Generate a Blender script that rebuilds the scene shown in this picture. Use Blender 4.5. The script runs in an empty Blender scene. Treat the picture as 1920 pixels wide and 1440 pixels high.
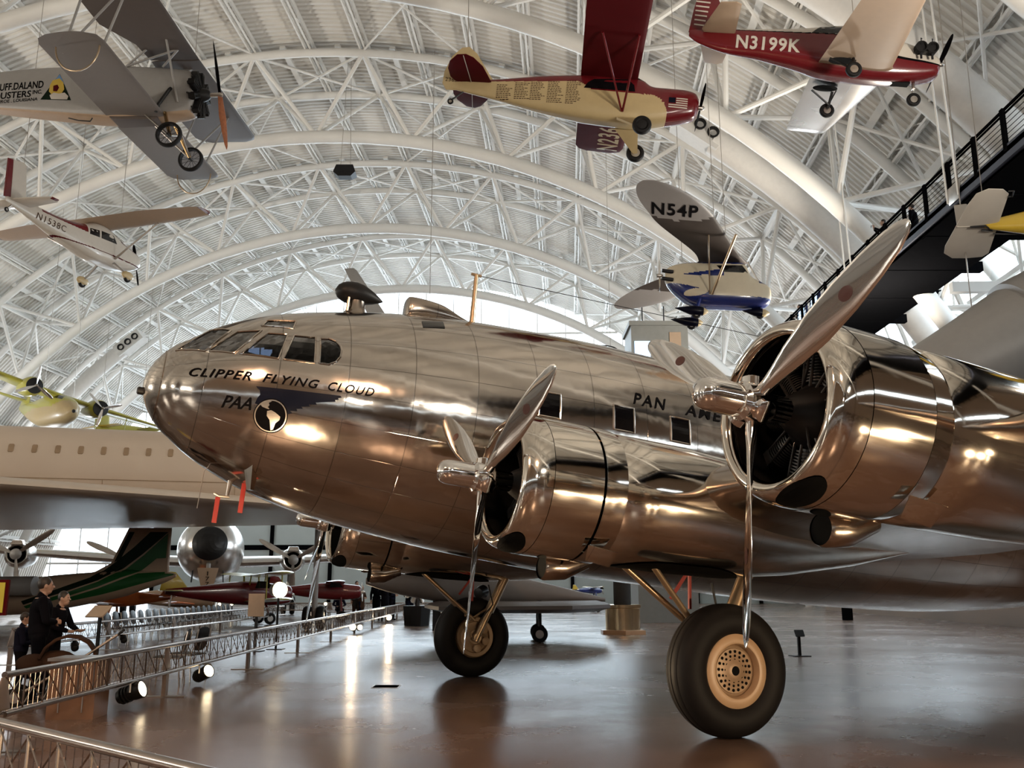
import bpy, bmesh, math, random
from mathutils import Vector, Matrix
from mathutils.bvhtree import BVHTree
random.seed(7)
SC = bpy.context.scene
COL = SC.collection
pi, sin, cos, rad = math.pi, math.sin, math.cos, math.radians
V = Vector

# ------------------------------------------------------------ camera, world, light, exposure
cam_data = bpy.data.cameras.new('camera')
cam_data.sensor_width = 36.0
cam_data.lens = 1750.0 / 1920.0 * 36.0
cam_data.clip_start, cam_data.clip_end = 0.05, 600
cam = bpy.data.objects.new('camera', cam_data)
COL.objects.link(cam)
cam.location = (0, 0, 1.5646)
cam.rotation_euler = (rad(90 + 12.293), 0, 0)
SC.camera = cam

SC.view_settings.view_transform = 'Standard'
SC.view_settings.look = 'None'
SC.view_settings.gamma = 1.0
SC.view_settings.use_curve_mapping = False
SC.view_settings.exposure = 0.6
SC.cycles.use_denoising = True
SC.cycles.use_adaptive_sampling = True
SC.cycles.adaptive_threshold = 0.035
SC.cycles.max_bounces = 6
SC.cycles.diffuse_bounces = 3
SC.cycles.glossy_bounces = 4
SC.cycles.transparent_max_bounces = 8
SC.cycles.sample_clamp_indirect = 6.0
SC.cycles.caustics_reflective = False
SC.cycles.caustics_refractive = False

world = bpy.data.worlds.new('overcast_sky')
SC.world = world
world.use_nodes = True
wn = world.node_tree.nodes
wn['Background'].inputs[0].default_value = (0.80, 0.91, 1.0, 1)
wn['Background'].inputs[1].default_value = 3.6

HPHI = rad(3.5)                       # the hangar's axis against the view
def HG(a, b, z):                      # hangar coordinates: a across (right), b along, z up
    return V((-15.2 + a * cos(HPHI) + b * sin(HPHI), -a * sin(HPHI) + b * cos(HPHI), z))

def lamp(name, kind, loc, target, energy, color, **k):
    d = bpy.data.lights.new(name, kind)
    d.energy = energy
    d.color = color
    for kk, v in k.items():
        setattr(d, kk, v)
    o = bpy.data.objects.new(name, d)
    COL.objects.link(o)
    o.location = loc
    if target is not None:
        o.rotation_euler = (V(target) - V(loc)).to_track_quat('-Z', 'Y').to_euler()
    return o

WARM = (1.0, 0.74, 0.46)
# floodlights along both side walls shining up at the vault
for b_ in (-30, -8, 14, 36):
    for a_ in (-31, 27):
        l_ = lamp('vault_floodlight', 'AREA', HG(a_, b_, 9.0), HG(a_ * 0.15, b_ + 4, 33), 2050 if a_ < 0 else 1300, (1.0, 0.92, 0.80), shape='DISK', size=2.2)
for b_ in (58, 78):
    for a_ in (-31, 27):
        l_ = lamp('vault_floodlight', 'AREA', HG(a_, b_, 9.0), HG(a_ * 0.15, b_ + 2, 33), 850, (0.93, 0.97, 1.0), shape='DISK', size=2.2)
# added warm fill spots, out of view, brightening the floor and lower hull
for x_, y_, tx, ty in ((-7.0, -5.0, -1.0, 7.5), (4.5, -8.0, 2.5, 7.0)):
    lamp('warm_fill_spot', 'SPOT', (x_, y_, 12.5), (tx, ty, 0), 3400, (1.0, 0.60, 0.36), spot_size=rad(75), spot_blend=1.0, shadow_soft_size=0.7)
# daylight through the end window and the side glazing
d_ = lamp('end_window_daylight', 'AREA', HG(0, 96.2, 20), HG(0, 40, 12), 2400, (0.78, 0.9, 1.0), shape='RECTANGLE', size=46)
d_.data.size_y = 14
for b_ in (44,):
    d_ = lamp('side_window_daylight', 'AREA', HG(32.6, b_, 11.5), HG(0, b_ - 4, 3), 500, (0.72, 0.84, 1.0), shape='RECTANGLE', size=46)
    d_.data.size_y = 7

# ------------------------------------------------------------ materials
def nd(nt, t, **k):
    n = nt.nodes.new(t)
    for a, v in k.items():
        setattr(n, a, v)
    return n

def mth(nt, op, a, b=None):
    n = nt.nodes.new('ShaderNodeMath')
    n.operation = op
    for i, x in enumerate((a, b)):
        if x is None:
            continue
        if isinstance(x, (int, float)):
            n.inputs[i].default_value = x
        else:
            nt.links.new(x, n.inputs[i])
    return n.outputs[0]

def mat(name, col, rough=0.5, metal=0.0, var=0.08, scale=5.0, bump=0.0, bscale=30.0, coat=0.0, rvar=0.05, emit=0.0, ecol=None, spec=0.5):
    m = bpy.data.materials.new(name)
    m.use_nodes = True
    nt = m.node_tree
    p = nt.nodes['Principled BSDF']
    tc = nd(nt, 'ShaderNodeTexCoord')
    nz = nd(nt, 'ShaderNodeTexNoise')
    nz.inputs['Scale'].default_value = scale
    nz.inputs['Detail'].default_value = 4
    nt.links.new(tc.outputs['Object'], nz.inputs['Vector'])
    mx = nd(nt, 'ShaderNodeMix', data_type='RGBA')
    nt.links.new(nz.outputs['Fac'], mx.inputs[0])
    mx.inputs[6].default_value = (*[max(0, c * (1 - 2 * var)) for c in col], 1)
    mx.inputs[7].default_value = (*[min(1, c * (1 + 2 * var)) for c in col], 1)
    nt.links.new(mx.outputs[2], p.inputs['Base Color'])
    mr = nd(nt, 'ShaderNodeMapRange')
    nt.links.new(nz.outputs['Fac'], mr.inputs[0])
    mr.inputs[3].default_value = max(0.02, rough - rvar)
    mr.inputs[4].default_value = min(1, rough + rvar)
    nt.links.new(mr.outputs[0], p.inputs['Roughness'])
    p.inputs['Metallic'].default_value = metal
    p.inputs['Coat Weight'].default_value = coat
    p.inputs['Coat Roughness'].default_value = 0.08
    p.inputs['Specular IOR Level'].default_value = spec
    if emit:
        p.inputs['Emission Color'].default_value = (*(ecol or col), 1)
        p.inputs['Emission Strength'].default_value = emit
    if bump:
        n2 = nd(nt, 'ShaderNodeTexNoise')
        n2.inputs['Scale'].default_value = bscale
        nt.links.new(tc.outputs['Object'], n2.inputs['Vector'])
        bp = nd(nt, 'ShaderNodeBump')
        bp.inputs['Strength'].default_value = bump
        bp.inputs['Distance'].default_value = 0.02
        nt.links.new(n2.outputs['Fac'], bp.inputs['Height'])
        nt.links.new(bp.outputs[0], p.inputs['Normal'])
    return m

def alu(name, col, rough, px=None, pang=None, py=None, wob=0.12, wscale=1.6, tint=0.05, zc=3.47, line=0.5):
    """bare metal skin: panels (every px metres along x and pang degrees round, or py metres along y) with seams, tone changes and slight dents"""
    m = bpy.data.materials.new(name)
    m.use_nodes = True
    nt = m.node_tree
    p = nt.nodes['Principled BSDF']
    p.inputs['Metallic'].default_value = 1.0
    tc = nd(nt, 'ShaderNodeTexCoord')
    sp = nd(nt, 'ShaderNodeSeparateXYZ')
    nt.links.new(tc.outputs['Object'], sp.inputs[0])
    X, Y, Z = sp.outputs
    nz = nd(nt, 'ShaderNodeTexNoise')
    nz.inputs['Scale'].default_value = wscale
    nz.inputs['Detail'].default_value = 2
    nt.links.new(tc.outputs['Object'], nz.inputs['Vector'])
    fx = mth(nt, 'DIVIDE', X, px or 1.0)
    seam = None
    if pang:
        ang = mth(nt, 'ARCTAN2', mth(nt, 'SUBTRACT', Z, zc), Y)
        fy = mth(nt, 'DIVIDE', ang, rad(pang))
        wy = 0.008 / (rad(pang) * 1.5)
    else:
        fy = mth(nt, 'DIVIDE', Y, py or 1.0)
        wy = 0.008 / (py or 1.0)
    lx = mth(nt, 'LESS_THAN', mth(nt, 'FRACT', fx), 0.011 / (px or 1.0))
    ly = mth(nt, 'LESS_THAN', mth(nt, 'FRACT', fy), wy)
    seam = mth(nt, 'MAXIMUM', lx, ly)
    cb = nd(nt, 'ShaderNodeCombineXYZ')
    nt.links.new(mth(nt, 'FLOOR', fx), cb.inputs[0])
    nt.links.new(mth(nt, 'FLOOR', fy), cb.inputs[1])
    wn_ = nd(nt, 'ShaderNodeTexWhiteNoise', noise_dimensions='3D')
    nt.links.new(cb.outputs[0], wn_.inputs['Vector'])
    k = mth(nt, 'MULTIPLY_ADD', wn_.outputs['Value'], tint)
    k.node.inputs[2].default_value = 1 - tint
    k2 = mth(nt, 'MULTIPLY', k, mth(nt, 'SUBTRACT', 1.0, mth(nt, 'MULTIPLY', seam, line)))
    sc_ = nd(nt, 'ShaderNodeVectorMath', operation='SCALE')
    sc_.inputs[0].default_value = col
    nt.links.new(k2, sc_.inputs['Scale'])
    nt.links.new(sc_.outputs[0], p.inputs['Base Color'])
    rr = mth(nt, 'MULTIPLY_ADD', wn_.outputs['Value'], 0.03)
    rr.node.inputs[2].default_value = rough
    rr2 = mth(nt, 'MULTIPLY_ADD', nz.outputs['Fac'], 0.08)
    nt.links.new(rr, rr2.node.inputs[2])
    nt.links.new(rr2, p.inputs['Roughness'])
    h = mth(nt, 'SUBTRACT', mth(nt, 'MULTIPLY', nz.outputs['Fac'], wob), mth(nt, 'MULTIPLY', seam, 0.04))
    bp = nd(nt, 'ShaderNodeBump')
    bp.inputs['Strength'].default_value = 0.5
    bp.inputs['Distance'].default_value = 0.12
    nt.links.new(h, bp.inputs['Height'])
    nt.links.new(bp.outputs[0], p.inputs['Normal'])
    return m

def glass(name, tintc, gloss=0.12):
    m = bpy.data.materials.new(name)
    m.use_nodes = True
    nt = m.node_tree
    nt.nodes.remove(nt.nodes['Principled BSDF'])
    out = nt.nodes['Material Output']
    t = nd(nt, 'ShaderNodeBsdfTransparent')
    t.inputs[0].default_value = (*tintc, 1)
    g = nd(nt, 'ShaderNodeBsdfGlossy')
    g.inputs['Roughness'].default_value = 0.03
    mx = nd(nt, 'ShaderNodeMixShader')
    lw = nd(nt, 'ShaderNodeLayerWeight')
    lw.inputs[0].default_value = 0.3
    f = mth(nt, 'MULTIPLY_ADD', lw.outputs['Fresnel'], 0.3)
    f.node.inputs[2].default_value = gloss * 0.4
    nt.links.new(f, mx.inputs[0])
    nt.links.new(t.outputs[0], mx.inputs[1])
    nt.links.new(g.outputs[0], mx.inputs[2])
    nt.links.new(mx.outputs[0], out.inputs[0])
    return m

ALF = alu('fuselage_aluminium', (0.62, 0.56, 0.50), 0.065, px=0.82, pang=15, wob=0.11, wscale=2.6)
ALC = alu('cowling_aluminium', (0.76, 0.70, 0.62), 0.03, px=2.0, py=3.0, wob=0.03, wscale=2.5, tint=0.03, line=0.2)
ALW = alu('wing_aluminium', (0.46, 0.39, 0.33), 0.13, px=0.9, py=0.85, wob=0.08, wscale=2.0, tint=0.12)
CHROME = mat('polished_propeller_metal', (0.88, 0.85, 0.82), 0.06, 1.0, var=0.02, rvar=0.02)
STEEL = mat('grey_steel', (0.46, 0.42, 0.38), 0.32, 1.0, var=0.1)
GEARM = mat('gear_leg_paint', (0.42, 0.31, 0.20), 0.3, 0.7, var=0.12)
BLACKM = mat('engine_black', (0.010, 0.009, 0.009), 0.45, 0.1, var=0.2, spec=0.3)
ENG = mat('engine_dark_metal', (0.03, 0.027, 0.025), 0.4, 0.4, var=0.2)
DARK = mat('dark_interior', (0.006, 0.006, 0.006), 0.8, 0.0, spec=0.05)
RUB = mat('tyre_rubber', (0.008, 0.007, 0.007), 0.6, 0.0, var=0.15, scale=12, spec=0.18)
TAN = mat('tan_wheel_enamel', (0.48, 0.32, 0.19), 0.4, 0.0, var=0.08)
TAND = mat('brown_wheel_disc', (0.34, 0.23, 0.14), 0.45, 0.2, var=0.12)
INK = mat('black_paint', (0.004, 0.0035, 0.004), 0.6, 0.0, spec=0.02)
NAVY = mat('navy_paint', (0.002, 0.0028, 0.010), 0.3, 0.0, spec=0.2)
SILV = mat('silver_decal', (0.62, 0.56, 0.50), 0.22, 0.9)
CREAM = mat('cream_paint', (0.44, 0.33, 0.17), 0.4, 0.0, var=0.04, coat=0.1)
CREAMW = mat('pale_cream_paint', (0.56, 0.48, 0.35), 0.4, 0.0, var=0.04, coat=0.1)
REDP = mat('red_paint', (0.115, 0.006, 0.009), 0.25, 0.0, var=0.05, coat=0.35)
MAROON = mat('maroon_fabric', (0.065, 0.004, 0.006), 0.6, 0.0, var=0.06, spec=0.05)
WHITEP = mat('white_paint', (0.50, 0.45, 0.39), 0.3, 0.0, var=0.03, coat=0.4)
BEIGE = mat('beige_paint', (0.36, 0.255, 0.175), 0.5, 0.0, var=0.04, spec=0.3)
BLUEP = mat('deep_blue_paint', (0.012, 0.022, 0.12), 0.25, 0.0, coat=0.5)
GREYF = mat('grey_fabric_paint', (0.15, 0.132, 0.122), 0.55, 0.0, var=0.05)
TAUPE = mat('taupe_fabric_paint', (0.085, 0.066, 0.058), 0.55, 0.0, var=0.08)
TIPG = mat('pale_grey_wing_tip', (0.25, 0.23, 0.22), 0.55, 0.0, var=0.04)
BRNW = mat('dark_brown_wing_fabric', (0.048, 0.036, 0.030), 0.6, 0.0, var=0.1, spec=0.2)
LGREY = mat('light_grey_paint', (0.28, 0.265, 0.25), 0.4, 0.0, var=0.04)
YEL = mat('yellow_paint', (0.50, 0.33, 0.03), 0.35, 0.0, var=0.05, coat=0.4)
OLIVEY = mat('lemon_yellow_paint', (0.42, 0.38, 0.06), 0.3, 0.0, var=0.05, coat=0.4)
ORANGE = mat('orange_paint', (0.50, 0.13, 0.03), 0.35, 0.0)
GREENP = mat('green_paint', (0.010, 0.075, 0.018), 0.35, 0.0, spec=0.3)
DGREEN = mat('dark_green_paint', (0.003, 0.010, 0.004), 0.4, 0.0, spec=0.1)
WOOD = mat('varnished_wood', (0.25, 0.07, 0.02), 0.25, 0.0, var=0.2, scale=9, coat=0.5)
BROWNW = mat('brown_kiosk_laminate', (0.15, 0.08, 0.045), 0.35, 0.0, var=0.12)
BRASS = mat('worn_bronze', (0.55, 0.36, 0.17), 0.25, 1.0)
ROOFW = mat('white_roof_deck', (0.74, 0.71, 0.66), 0.55, 0.0, var=0.04, scale=0.4)
STEELW = mat('white_steel_paint', (0.80, 0.78, 0.74), 0.42, 0.0, var=0.03, scale=1.5)
DUCT = mat('duct_paint', (0.74, 0.71, 0.67), 0.45, 0.0, var=0.04)
WALKD = mat('walkway_black_steel', (0.004, 0.004, 0.0045), 0.8, 0.0, var=0.15, spec=0.0)
WALKB = mat('walkway_blue_grey_fascia', (0.045, 0.05, 0.075), 0.4, 0.2)
LOWW = mat('brown_lower_wall', (0.20, 0.135, 0.09), 0.6, 0.0, var=0.1, scale=0.3)
DOORG = mat('grey_green_door_panel', (0.43, 0.48, 0.47), 0.5, 0.0, var=0.05, scale=0.5)
RAILM = mat('barrier_bare_metal', (0.34, 0.285, 0.25), 0.24, 1.0, var=0.06)
BLKP = mat('black_plastic', (0.008, 0.008, 0.009), 0.4, 0.0, spec=0.3)
PANE = glass('clear_window_pane', (0.93, 0.96, 0.97))
CPANE = glass('cockpit_pane', (0.16, 0.18, 0.22), 0.04)
CABP = mat('dark_cabin_glass', (0.004, 0.004, 0.005), 0.06, 0.0)
LENS = mat('lit_lamp_lens', (1, 0.85, 0.6), 0.2, emit=5.0, ecol=(1.0, 0.80, 0.52))
GLOWG = mat('glowing_lamp_glass', (1, 0.9, 0.7), 0.2, emit=2.2, ecol=(1.0, 0.84, 0.58))
TOWERG = mat('tower_grey_panel', (0.20, 0.20, 0.185), 0.5, 0.0, var=0.06)
SKIN = mat('skin', (0.42, 0.26, 0.19), 0.5)
HAIR = mat('dark_hair', (0.02, 0.014, 0.01), 0.5)
CLOTH_D = mat('black_cloth', (0.005, 0.005, 0.007), 0.8, spec=0.03)
CLOTH_N = mat('navy_cloth', (0.009, 0.010, 0.02), 0.8, spec=0.03)
CLOTH_G = mat('grey_cloth', (0.04, 0.038, 0.036), 0.8, spec=0.03)
CLOTH_B = mat('brown_cloth', (0.055, 0.03, 0.02), 0.85, spec=0.03)
REDC = mat('red_streamer_cloth', (0.30, 0.016, 0.008), 0.6)
PANEL = mat('beige_label_panel', (0.60, 0.43, 0.29), 0.4)
SIGNY = mat('backlit_yellow_sign', (0.40, 0.33, 0.04), 0.4, emit=0.06, ecol=(0.9, 0.75, 0.08))
SCREEN = mat('lit_blue_screen', (0.2, 0.45, 0.9), 0.3, emit=1.6, ecol=(0.55, 0.75, 1.0))
PEDM = mat('pedestal_brass_metal', (0.62, 0.48, 0.30), 0.22, 1.0)
BASEW = mat('pedestal_base_wood', (0.42, 0.25, 0.14), 0.35)
CONC = mat('warm_white_airframe', (0.60, 0.48, 0.37), 0.36, 0.0, var=0.03, scale=0.8, coat=0.05)
SILA = alu('bare_silver_skin', (0.66, 0.63, 0.60), 0.2, px=1.4, py=1.2, wob=0.04, tint=0.1)

def floor_mat():
    m = bpy.data.materials.new('polished_concrete')
    m.use_nodes = True
    nt = m.node_tree
    p = nt.nodes['Principled BSDF']
    tc = nd(nt, 'ShaderNodeTexCoord')
    n1 = nd(nt, 'ShaderNodeTexNoise')
    n1.inputs['Scale'].default_value = 0.35
    n1.inputs['Detail'].default_value = 8
    n1.inputs['Roughness'].default_value = 0.6
    n2 = nd(nt, 'ShaderNodeTexNoise')
    n2.inputs['Scale'].default_value = 60
    n2.inputs['Detail'].default_value = 3
    for n in (n1, n2):
        nt.links.new(tc.outputs['Object'], n.inputs['Vector'])
    r = nd(nt, 'ShaderNodeValToRGB')
    r.color_ramp.elements[0].position = 0.3
    r.color_ramp.elements[0].color = (0.135, 0.083, 0.060, 1)
    r.color_ramp.elements[1].position = 0.72
    r.color_ramp.elements[1].color = (0.245, 0.165, 0.125, 1)
    nt.links.new(n1.outputs['Fac'], r.inputs[0])
    mx = nd(nt, 'ShaderNodeMix', data_type='RGBA', blend_type='MULTIPLY')
    mx.inputs[0].default_value = 0.35
    nt.links.new(r.outputs[0], mx.inputs[6])
    nt.links.new(n2.outputs['Fac'], mx.inputs[7])
    sp = nd(nt, 'ShaderNodeSeparateXYZ')
    nt.links.new(tc.outputs['Object'], sp.inputs[0])
    jx = mth(nt, 'LESS_THAN', mth(nt, 'FRACT', mth(nt, 'DIVIDE', sp.outputs[0], 6.1)), 0.0016)
    jy = mth(nt, 'LESS_THAN', mth(nt, 'FRACT', mth(nt, 'DIVIDE', sp.outputs[1], 6.1)), 0.0016)
    j = mth(nt, 'MAXIMUM', jx, jy)
    m2 = nd(nt, 'ShaderNodeMix', data_type='RGBA')
    nt.links.new(mth(nt, 'MULTIPLY', j, 0.7), m2.inputs[0])
    nt.links.new(mx.outputs[2], m2.inputs[6])
    m2.inputs[7].default_value = (0.03, 0.025, 0.02, 1)
    nt.links.new(m2.outputs[2], p.inputs['Base Color'])
    mr = nd(nt, 'ShaderNodeMapRange')
    nt.links.new(n1.outputs['Fac'], mr.inputs[0])
    mr.inputs[1].default_value, mr.inputs[2].default_value = 0.3, 0.7
    mr.inputs[3].default_value, mr.inputs[4].default_value = 0.17, 0.33
    nt.links.new(mr.outputs[0], p.inputs['Roughness'])
    p.inputs['Specular IOR Level'].default_value = 0.5
    bp = nd(nt, 'ShaderNodeBump')
    bp.inputs['Strength'].default_value = 0.06
    bp.inputs['Distance'].default_value = 0.01
    nt.links.new(n2.outputs['Fac'], bp.inputs['Height'])
    nt.links.new(bp.outputs[0], p.inputs['Normal'])
    return m
FLOORM = floor_mat()

# ------------------------------------------------------------ mesh helpers
def basis(d):
    d = V(d).normalized()
    a = V((0, 0, 1)) if abs(d.z) < 0.95 else V((1, 0, 0))
    e1 = d.cross(a).normalized()
    return d, e1, d.cross(e1)

class MB:
    def __init__(s):
        s.v, s.f, s.m = [], [], []
        s.cur = 0
    def face(s, idx):
        s.f.append(tuple(idx))
        s.m.append(s.cur)
    def rings(s, rings, cap0=True, cap1=True, closed=True):
        base = len(s.v)
        n = len(rings[0])
        for r in rings:
            s.v.extend([tuple(p) for p in r])
        for i in range(len(rings) - 1):
            for j in range(n if closed else n - 1):
                a, b = base + i * n + j, base + i * n + (j + 1) % n
                s.face((a, b, b + n, a + n))
        if cap0:
            s.face([base + j for j in range(n)][::-1])
        if cap1:
            s.face([base + (len(rings) - 1) * n + j for j in range(n)])
        return s
    def tube(s, pts, r, seg=10, caps=True):
        pts = [V(p) for p in pts]
        rs = r if isinstance(r, (list, tuple)) else [r] * len(pts)
        out = []
        d0 = (pts[1] - pts[0])
        _, e1, e2 = basis(d0)
        for i, p in enumerate(pts):
            d = (pts[min(i + 1, len(pts) - 1)] - pts[max(i - 1, 0)]).normalized()
            e1 = (e1 - d * e1.dot(d)).normalized()
            e2 = d.cross(e1)
            out.append([p + (e1 * cos(2 * pi * j / seg) + e2 * sin(2 * pi * j / seg)) * rs[i] for j in range(seg)])
        return s.rings(out, caps, caps)
    def box(s, c, size, M=None):
        c = V(c)
        x, y, z = [k / 2 for k in size]
        P = [V((i * x, j * y, k * z)) for i in (-1, 1) for j in (-1, 1) for k in (-1, 1)]
        if M is not None:
            P = [M @ p for p in P]
        b = len(s.v)
        s.v.extend([tuple(c + p) for p in P])
        for q in ((0, 1, 3, 2), (4, 6, 7, 5), (0, 4, 5, 1), (2, 3, 7, 6), (0, 2, 6, 4), (1, 5, 7, 3)):
            s.face([b + k for k in q])
        return s
    def beam(s, p0, p1, w, h, up=(0, 0, 1)):
        p0, p1 = V(p0), V(p1)
        d = (p1 - p0).normalized()
        u = V(up)
        e1 = d.cross(u)
        e1 = e1.normalized() if e1.length > 1e-4 else basis(d)[1]
        e2 = e1.cross(d)
        q = [(-1, -1), (1, -1), (1, 1), (-1, 1)]
        return s.rings([[p + e1 * a * w / 2 + e2 * b * h / 2 for a, b in q] for p in (p0, p1)])
    def lathe(s, prof, o, d, seg=32, cap0=False, cap1=False, a0=0, a1=2 * pi):
        d, e1, e2 = basis(d)
        o = V(o)
        rs = []
        full = abs(a1 - a0 - 2 * pi) < 1e-6
        n = seg if full else seg + 1
        for (t, r) in prof:
            rs.append([o + d * t + (e1 * cos(a0 + (a1 - a0) * j / seg) + e2 * sin(a0 + (a1 - a0) * j / seg)) * max(r, 1e-4) for j in range(n)])
        return s.rings(rs, cap0, cap1, full)
    def ell(s, c, r, seg=16, rg=10, M=None):
        c = V(c)
        out = []
        for i in range(rg + 1):
            t = -pi / 2 + pi * i / rg
            ring = []
            for j in range(seg):
                p = V((r[0] * max(cos(t), 1e-3) * cos(2 * pi * j / seg), r[1] * max(cos(t), 1e-3) * sin(2 * pi * j / seg), r[2] * sin(t)))
                ring.append(c + (M @ p if M is not None else p))
            out.append(ring)
        return s.rings(out)
    def caps(s, a, b, ra, rb, seg=10):
        a, b = V(a), V(b)
        d = (b - a).normalized()
        pts, rs = [], []
        for t in (-80, -45, 0):
            pts.append(a + d * ra * sin(rad(t)))
            rs.append(ra * cos(rad(t)))
        for t in (0, 45, 80):
            pts.append(b + d * rb * sin(rad(t)))
            rs.append(rb * cos(rad(t)))
        return s.tube(pts, rs, seg)
    def slab(s, pts, n, t, inset=0.86):
        """a flat panel with rounded-off thickness: outline pts, normal n, thickness t"""
        pts = [V(p) for p in pts]
        n = V(n).normalized()
        c = sum(pts, V((0, 0, 0))) / len(pts)
        q = [c + (p - c) * inset for p in pts]
        return s.rings([[p - n * t / 2 for p in q], [p - n * t * 0.16 for p in pts], [p + n * t * 0.16 for p in pts], [p + n * t / 2 for p in q]])
    def add(s, o, M=None):
        b = len(s.v)
        s.v.extend([tuple(M @ V(p)) for p in o.v] if M is not None else o.v)
        for f, m in zip(o.f, o.m):
            s.f.append(tuple(k + b for k in f))
            s.m.append(m)
        return s
    def bvh(s):
        return BVHTree.FromPolygons([V(p) for p in s.v], s.f)
    def mesh(s, name, mats, smooth=40, fm=None):
        me = bpy.data.meshes.new(name)
        me.from_pydata(s.v, [], s.f)
        bm = bmesh.new()
        bm.from_mesh(me)
        bmesh.ops.recalc_face_normals(bm, faces=bm.faces)
        bm.to_mesh(me)
        bm.free()
        for m in (mats if isinstance(mats, (list, tuple)) else [mats]):
            me.materials.append(m)
        if fm:
            for p in me.polygons:
                p.material_index = fm(p.center, p.normal)
        elif any(s.m):
            me.polygons.foreach_set('material_index', s.m)
        if smooth:
            me.polygons.foreach_set('use_smooth', [True] * len(me.polygons))
            me.set_sharp_from_angle(angle=rad(smooth))
        me.update()
        return me
    def build(s, name, mats, parent=None, smooth=40, fm=None, kind=None, label=None, loc=None):
        o = bpy.data.objects.new(name, s.mesh(name, mats, smooth, fm))
        COL.objects.link(o)
        if parent is not None:
            o.parent = parent
        if loc is not None:
            o.location = loc
        if kind:
            o['kind'] = kind
        if label:
            o['label'] = label
        return o

def tag(o, label, cat, group=None):
    o['label'] = label
    o['category'] = cat
    if group:
        o['group'] = group
    return o

def thing(name, label, cat, loc=(0, 0, 0), rotz=0, group=None, M=None):
    o = bpy.data.objects.new(name, None)
    COL.objects.link(o)
    o.empty_display_size = 0.2
    if M is not None:
        o.matrix_world = M
    else:
        o.location = loc
        o.rotation_euler = (0, 0, rotz)
    return tag(o, label, cat, group)

def dup(root, loc, rotz, label, group=None):
    r = root.copy()
    COL.objects.link(r)
    r.location = loc
    r.rotation_euler = (0, 0, rotz)
    r['label'] = label
    if group:
        r['group'] = group
    for ch in list(root.children):
        c = ch.copy()
        COL.objects.link(c)
        c.parent = r
        for g in list(ch.children):
            d = g.copy()
            COL.objects.link(d)
            d.parent = c
    return r

def copy_part(o, parent, M):
    c = o.copy()
    COL.objects.link(c)
    c.parent = parent
    c.matrix_local = M
    for g in list(o.children):
        d = g.copy()
        COL.objects.link(d)
        d.parent = c
    return c

def crv(pts, n):
    """smooth curve through points of any dimension"""
    out = []
    k = len(pts)
    for i in range(n):
        t = i / (n - 1) * (k - 1)
        j = min(int(t), k - 2)
        u = t - j
        p0, p1, p2, p3 = pts[max(j - 1, 0)], pts[j], pts[j + 1], pts[min(j + 2, k - 1)]
        out.append(tuple(0.5 * (2 * b + (c - a) * u + (2 * a - 5 * b + 4 * c - d) * u * u + (3 * b - a - 3 * c + d) * u ** 3) for a, b, c, d in zip(p0, p1, p2, p3)))
    return out

def body_loft(st, n=60, seg=48, smooth=True):
    """st: (x, zc, halfwidth, halfheight, exponent) from nose to tail"""
    rows = crv(st, n) if smooth else st
    rings = []
    for x, zc, hw, hh, ex in rows:
        hw, hh, ex = max(hw, 0.004), max(hh, 0.004), max(ex, 1.6)
        ring = []
        for j in range(seg):
            a = 2 * pi * j / seg
            c, s_ = cos(a), sin(a)
            ring.append(V((x, hw * math.copysign(abs(c) ** (2 / ex), c), zc + hh * math.copysign(abs(s_) ** (2 / ex), s_))))
        rings.append(ring)
    m = MB()
    m.rings(rings)
    return m

def wing_mb(st, n=14, camber=0.02, sgn=1):
    """st: (y, xLE, z, chord, thickness ratio); lofted aerofoil"""
    rings = []
    for y, xl, z, c, t in st:
        up, lo = [], []
        for i in range(n + 1):
            u = 0.5 * (1 - cos(pi * i / n))
            yt = 5 * t * (0.2969 * u ** 0.5 - 0.126 * u - 0.3516 * u * u + 0.2843 * u ** 3 - 0.1036 * u ** 4)
            cm = 4 * camber * u * (1 - u)
            up.append(V((xl - u * c, sgn * y, z + (cm + yt) * c)))
            lo.append(V((xl - u * c, sgn * y, z + (cm - yt) * c)))
        rings.append(up[::-1] + lo[1:-1])
    m = MB()
    m.rings(rings)
    return m

def text2d(s, size=1.0, shear=0.0, bold=0.0, spacing=1.0, wordsp=1.0):
    cu = bpy.data.curves.new('t', 'FONT')
    cu.body = s
    cu.size = size
    cu.shear = shear
    cu.offset = bold
    cu.space_character = spacing
    cu.space_word = wordsp
    cu.resolution_u = 3
    o = bpy.data.objects.new('t', cu)
    COL.objects.link(o)
    dg = bpy.context.evaluated_depsgraph_get()
    dg.update()
    me = bpy.data.meshes.new_from_object(o.evaluated_get(dg))
    vs = [(v.co.x, v.co.y) for v in me.vertices]
    fs = [tuple(p.vertices) for p in me.polygons]
    bpy.data.objects.remove(o)
    bpy.data.meshes.remove(me)
    bpy.data.curves.remove(cu)
    return vs, fs

def norm2d(t):
    """scale a text to the unit box"""
    vs, fs = t
    x0, x1 = min(v[0] for v in vs), max(v[0] for v in vs)
    y0, y1 = min(v[1] for v in vs), max(v[1] for v in vs)
    return [((x - x0) / (x1 - x0), (y - y0) / (y1 - y0)) for x, y in vs], fs

def poly2d(pts):
    return list(pts), [tuple(range(len(pts)))]

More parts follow.
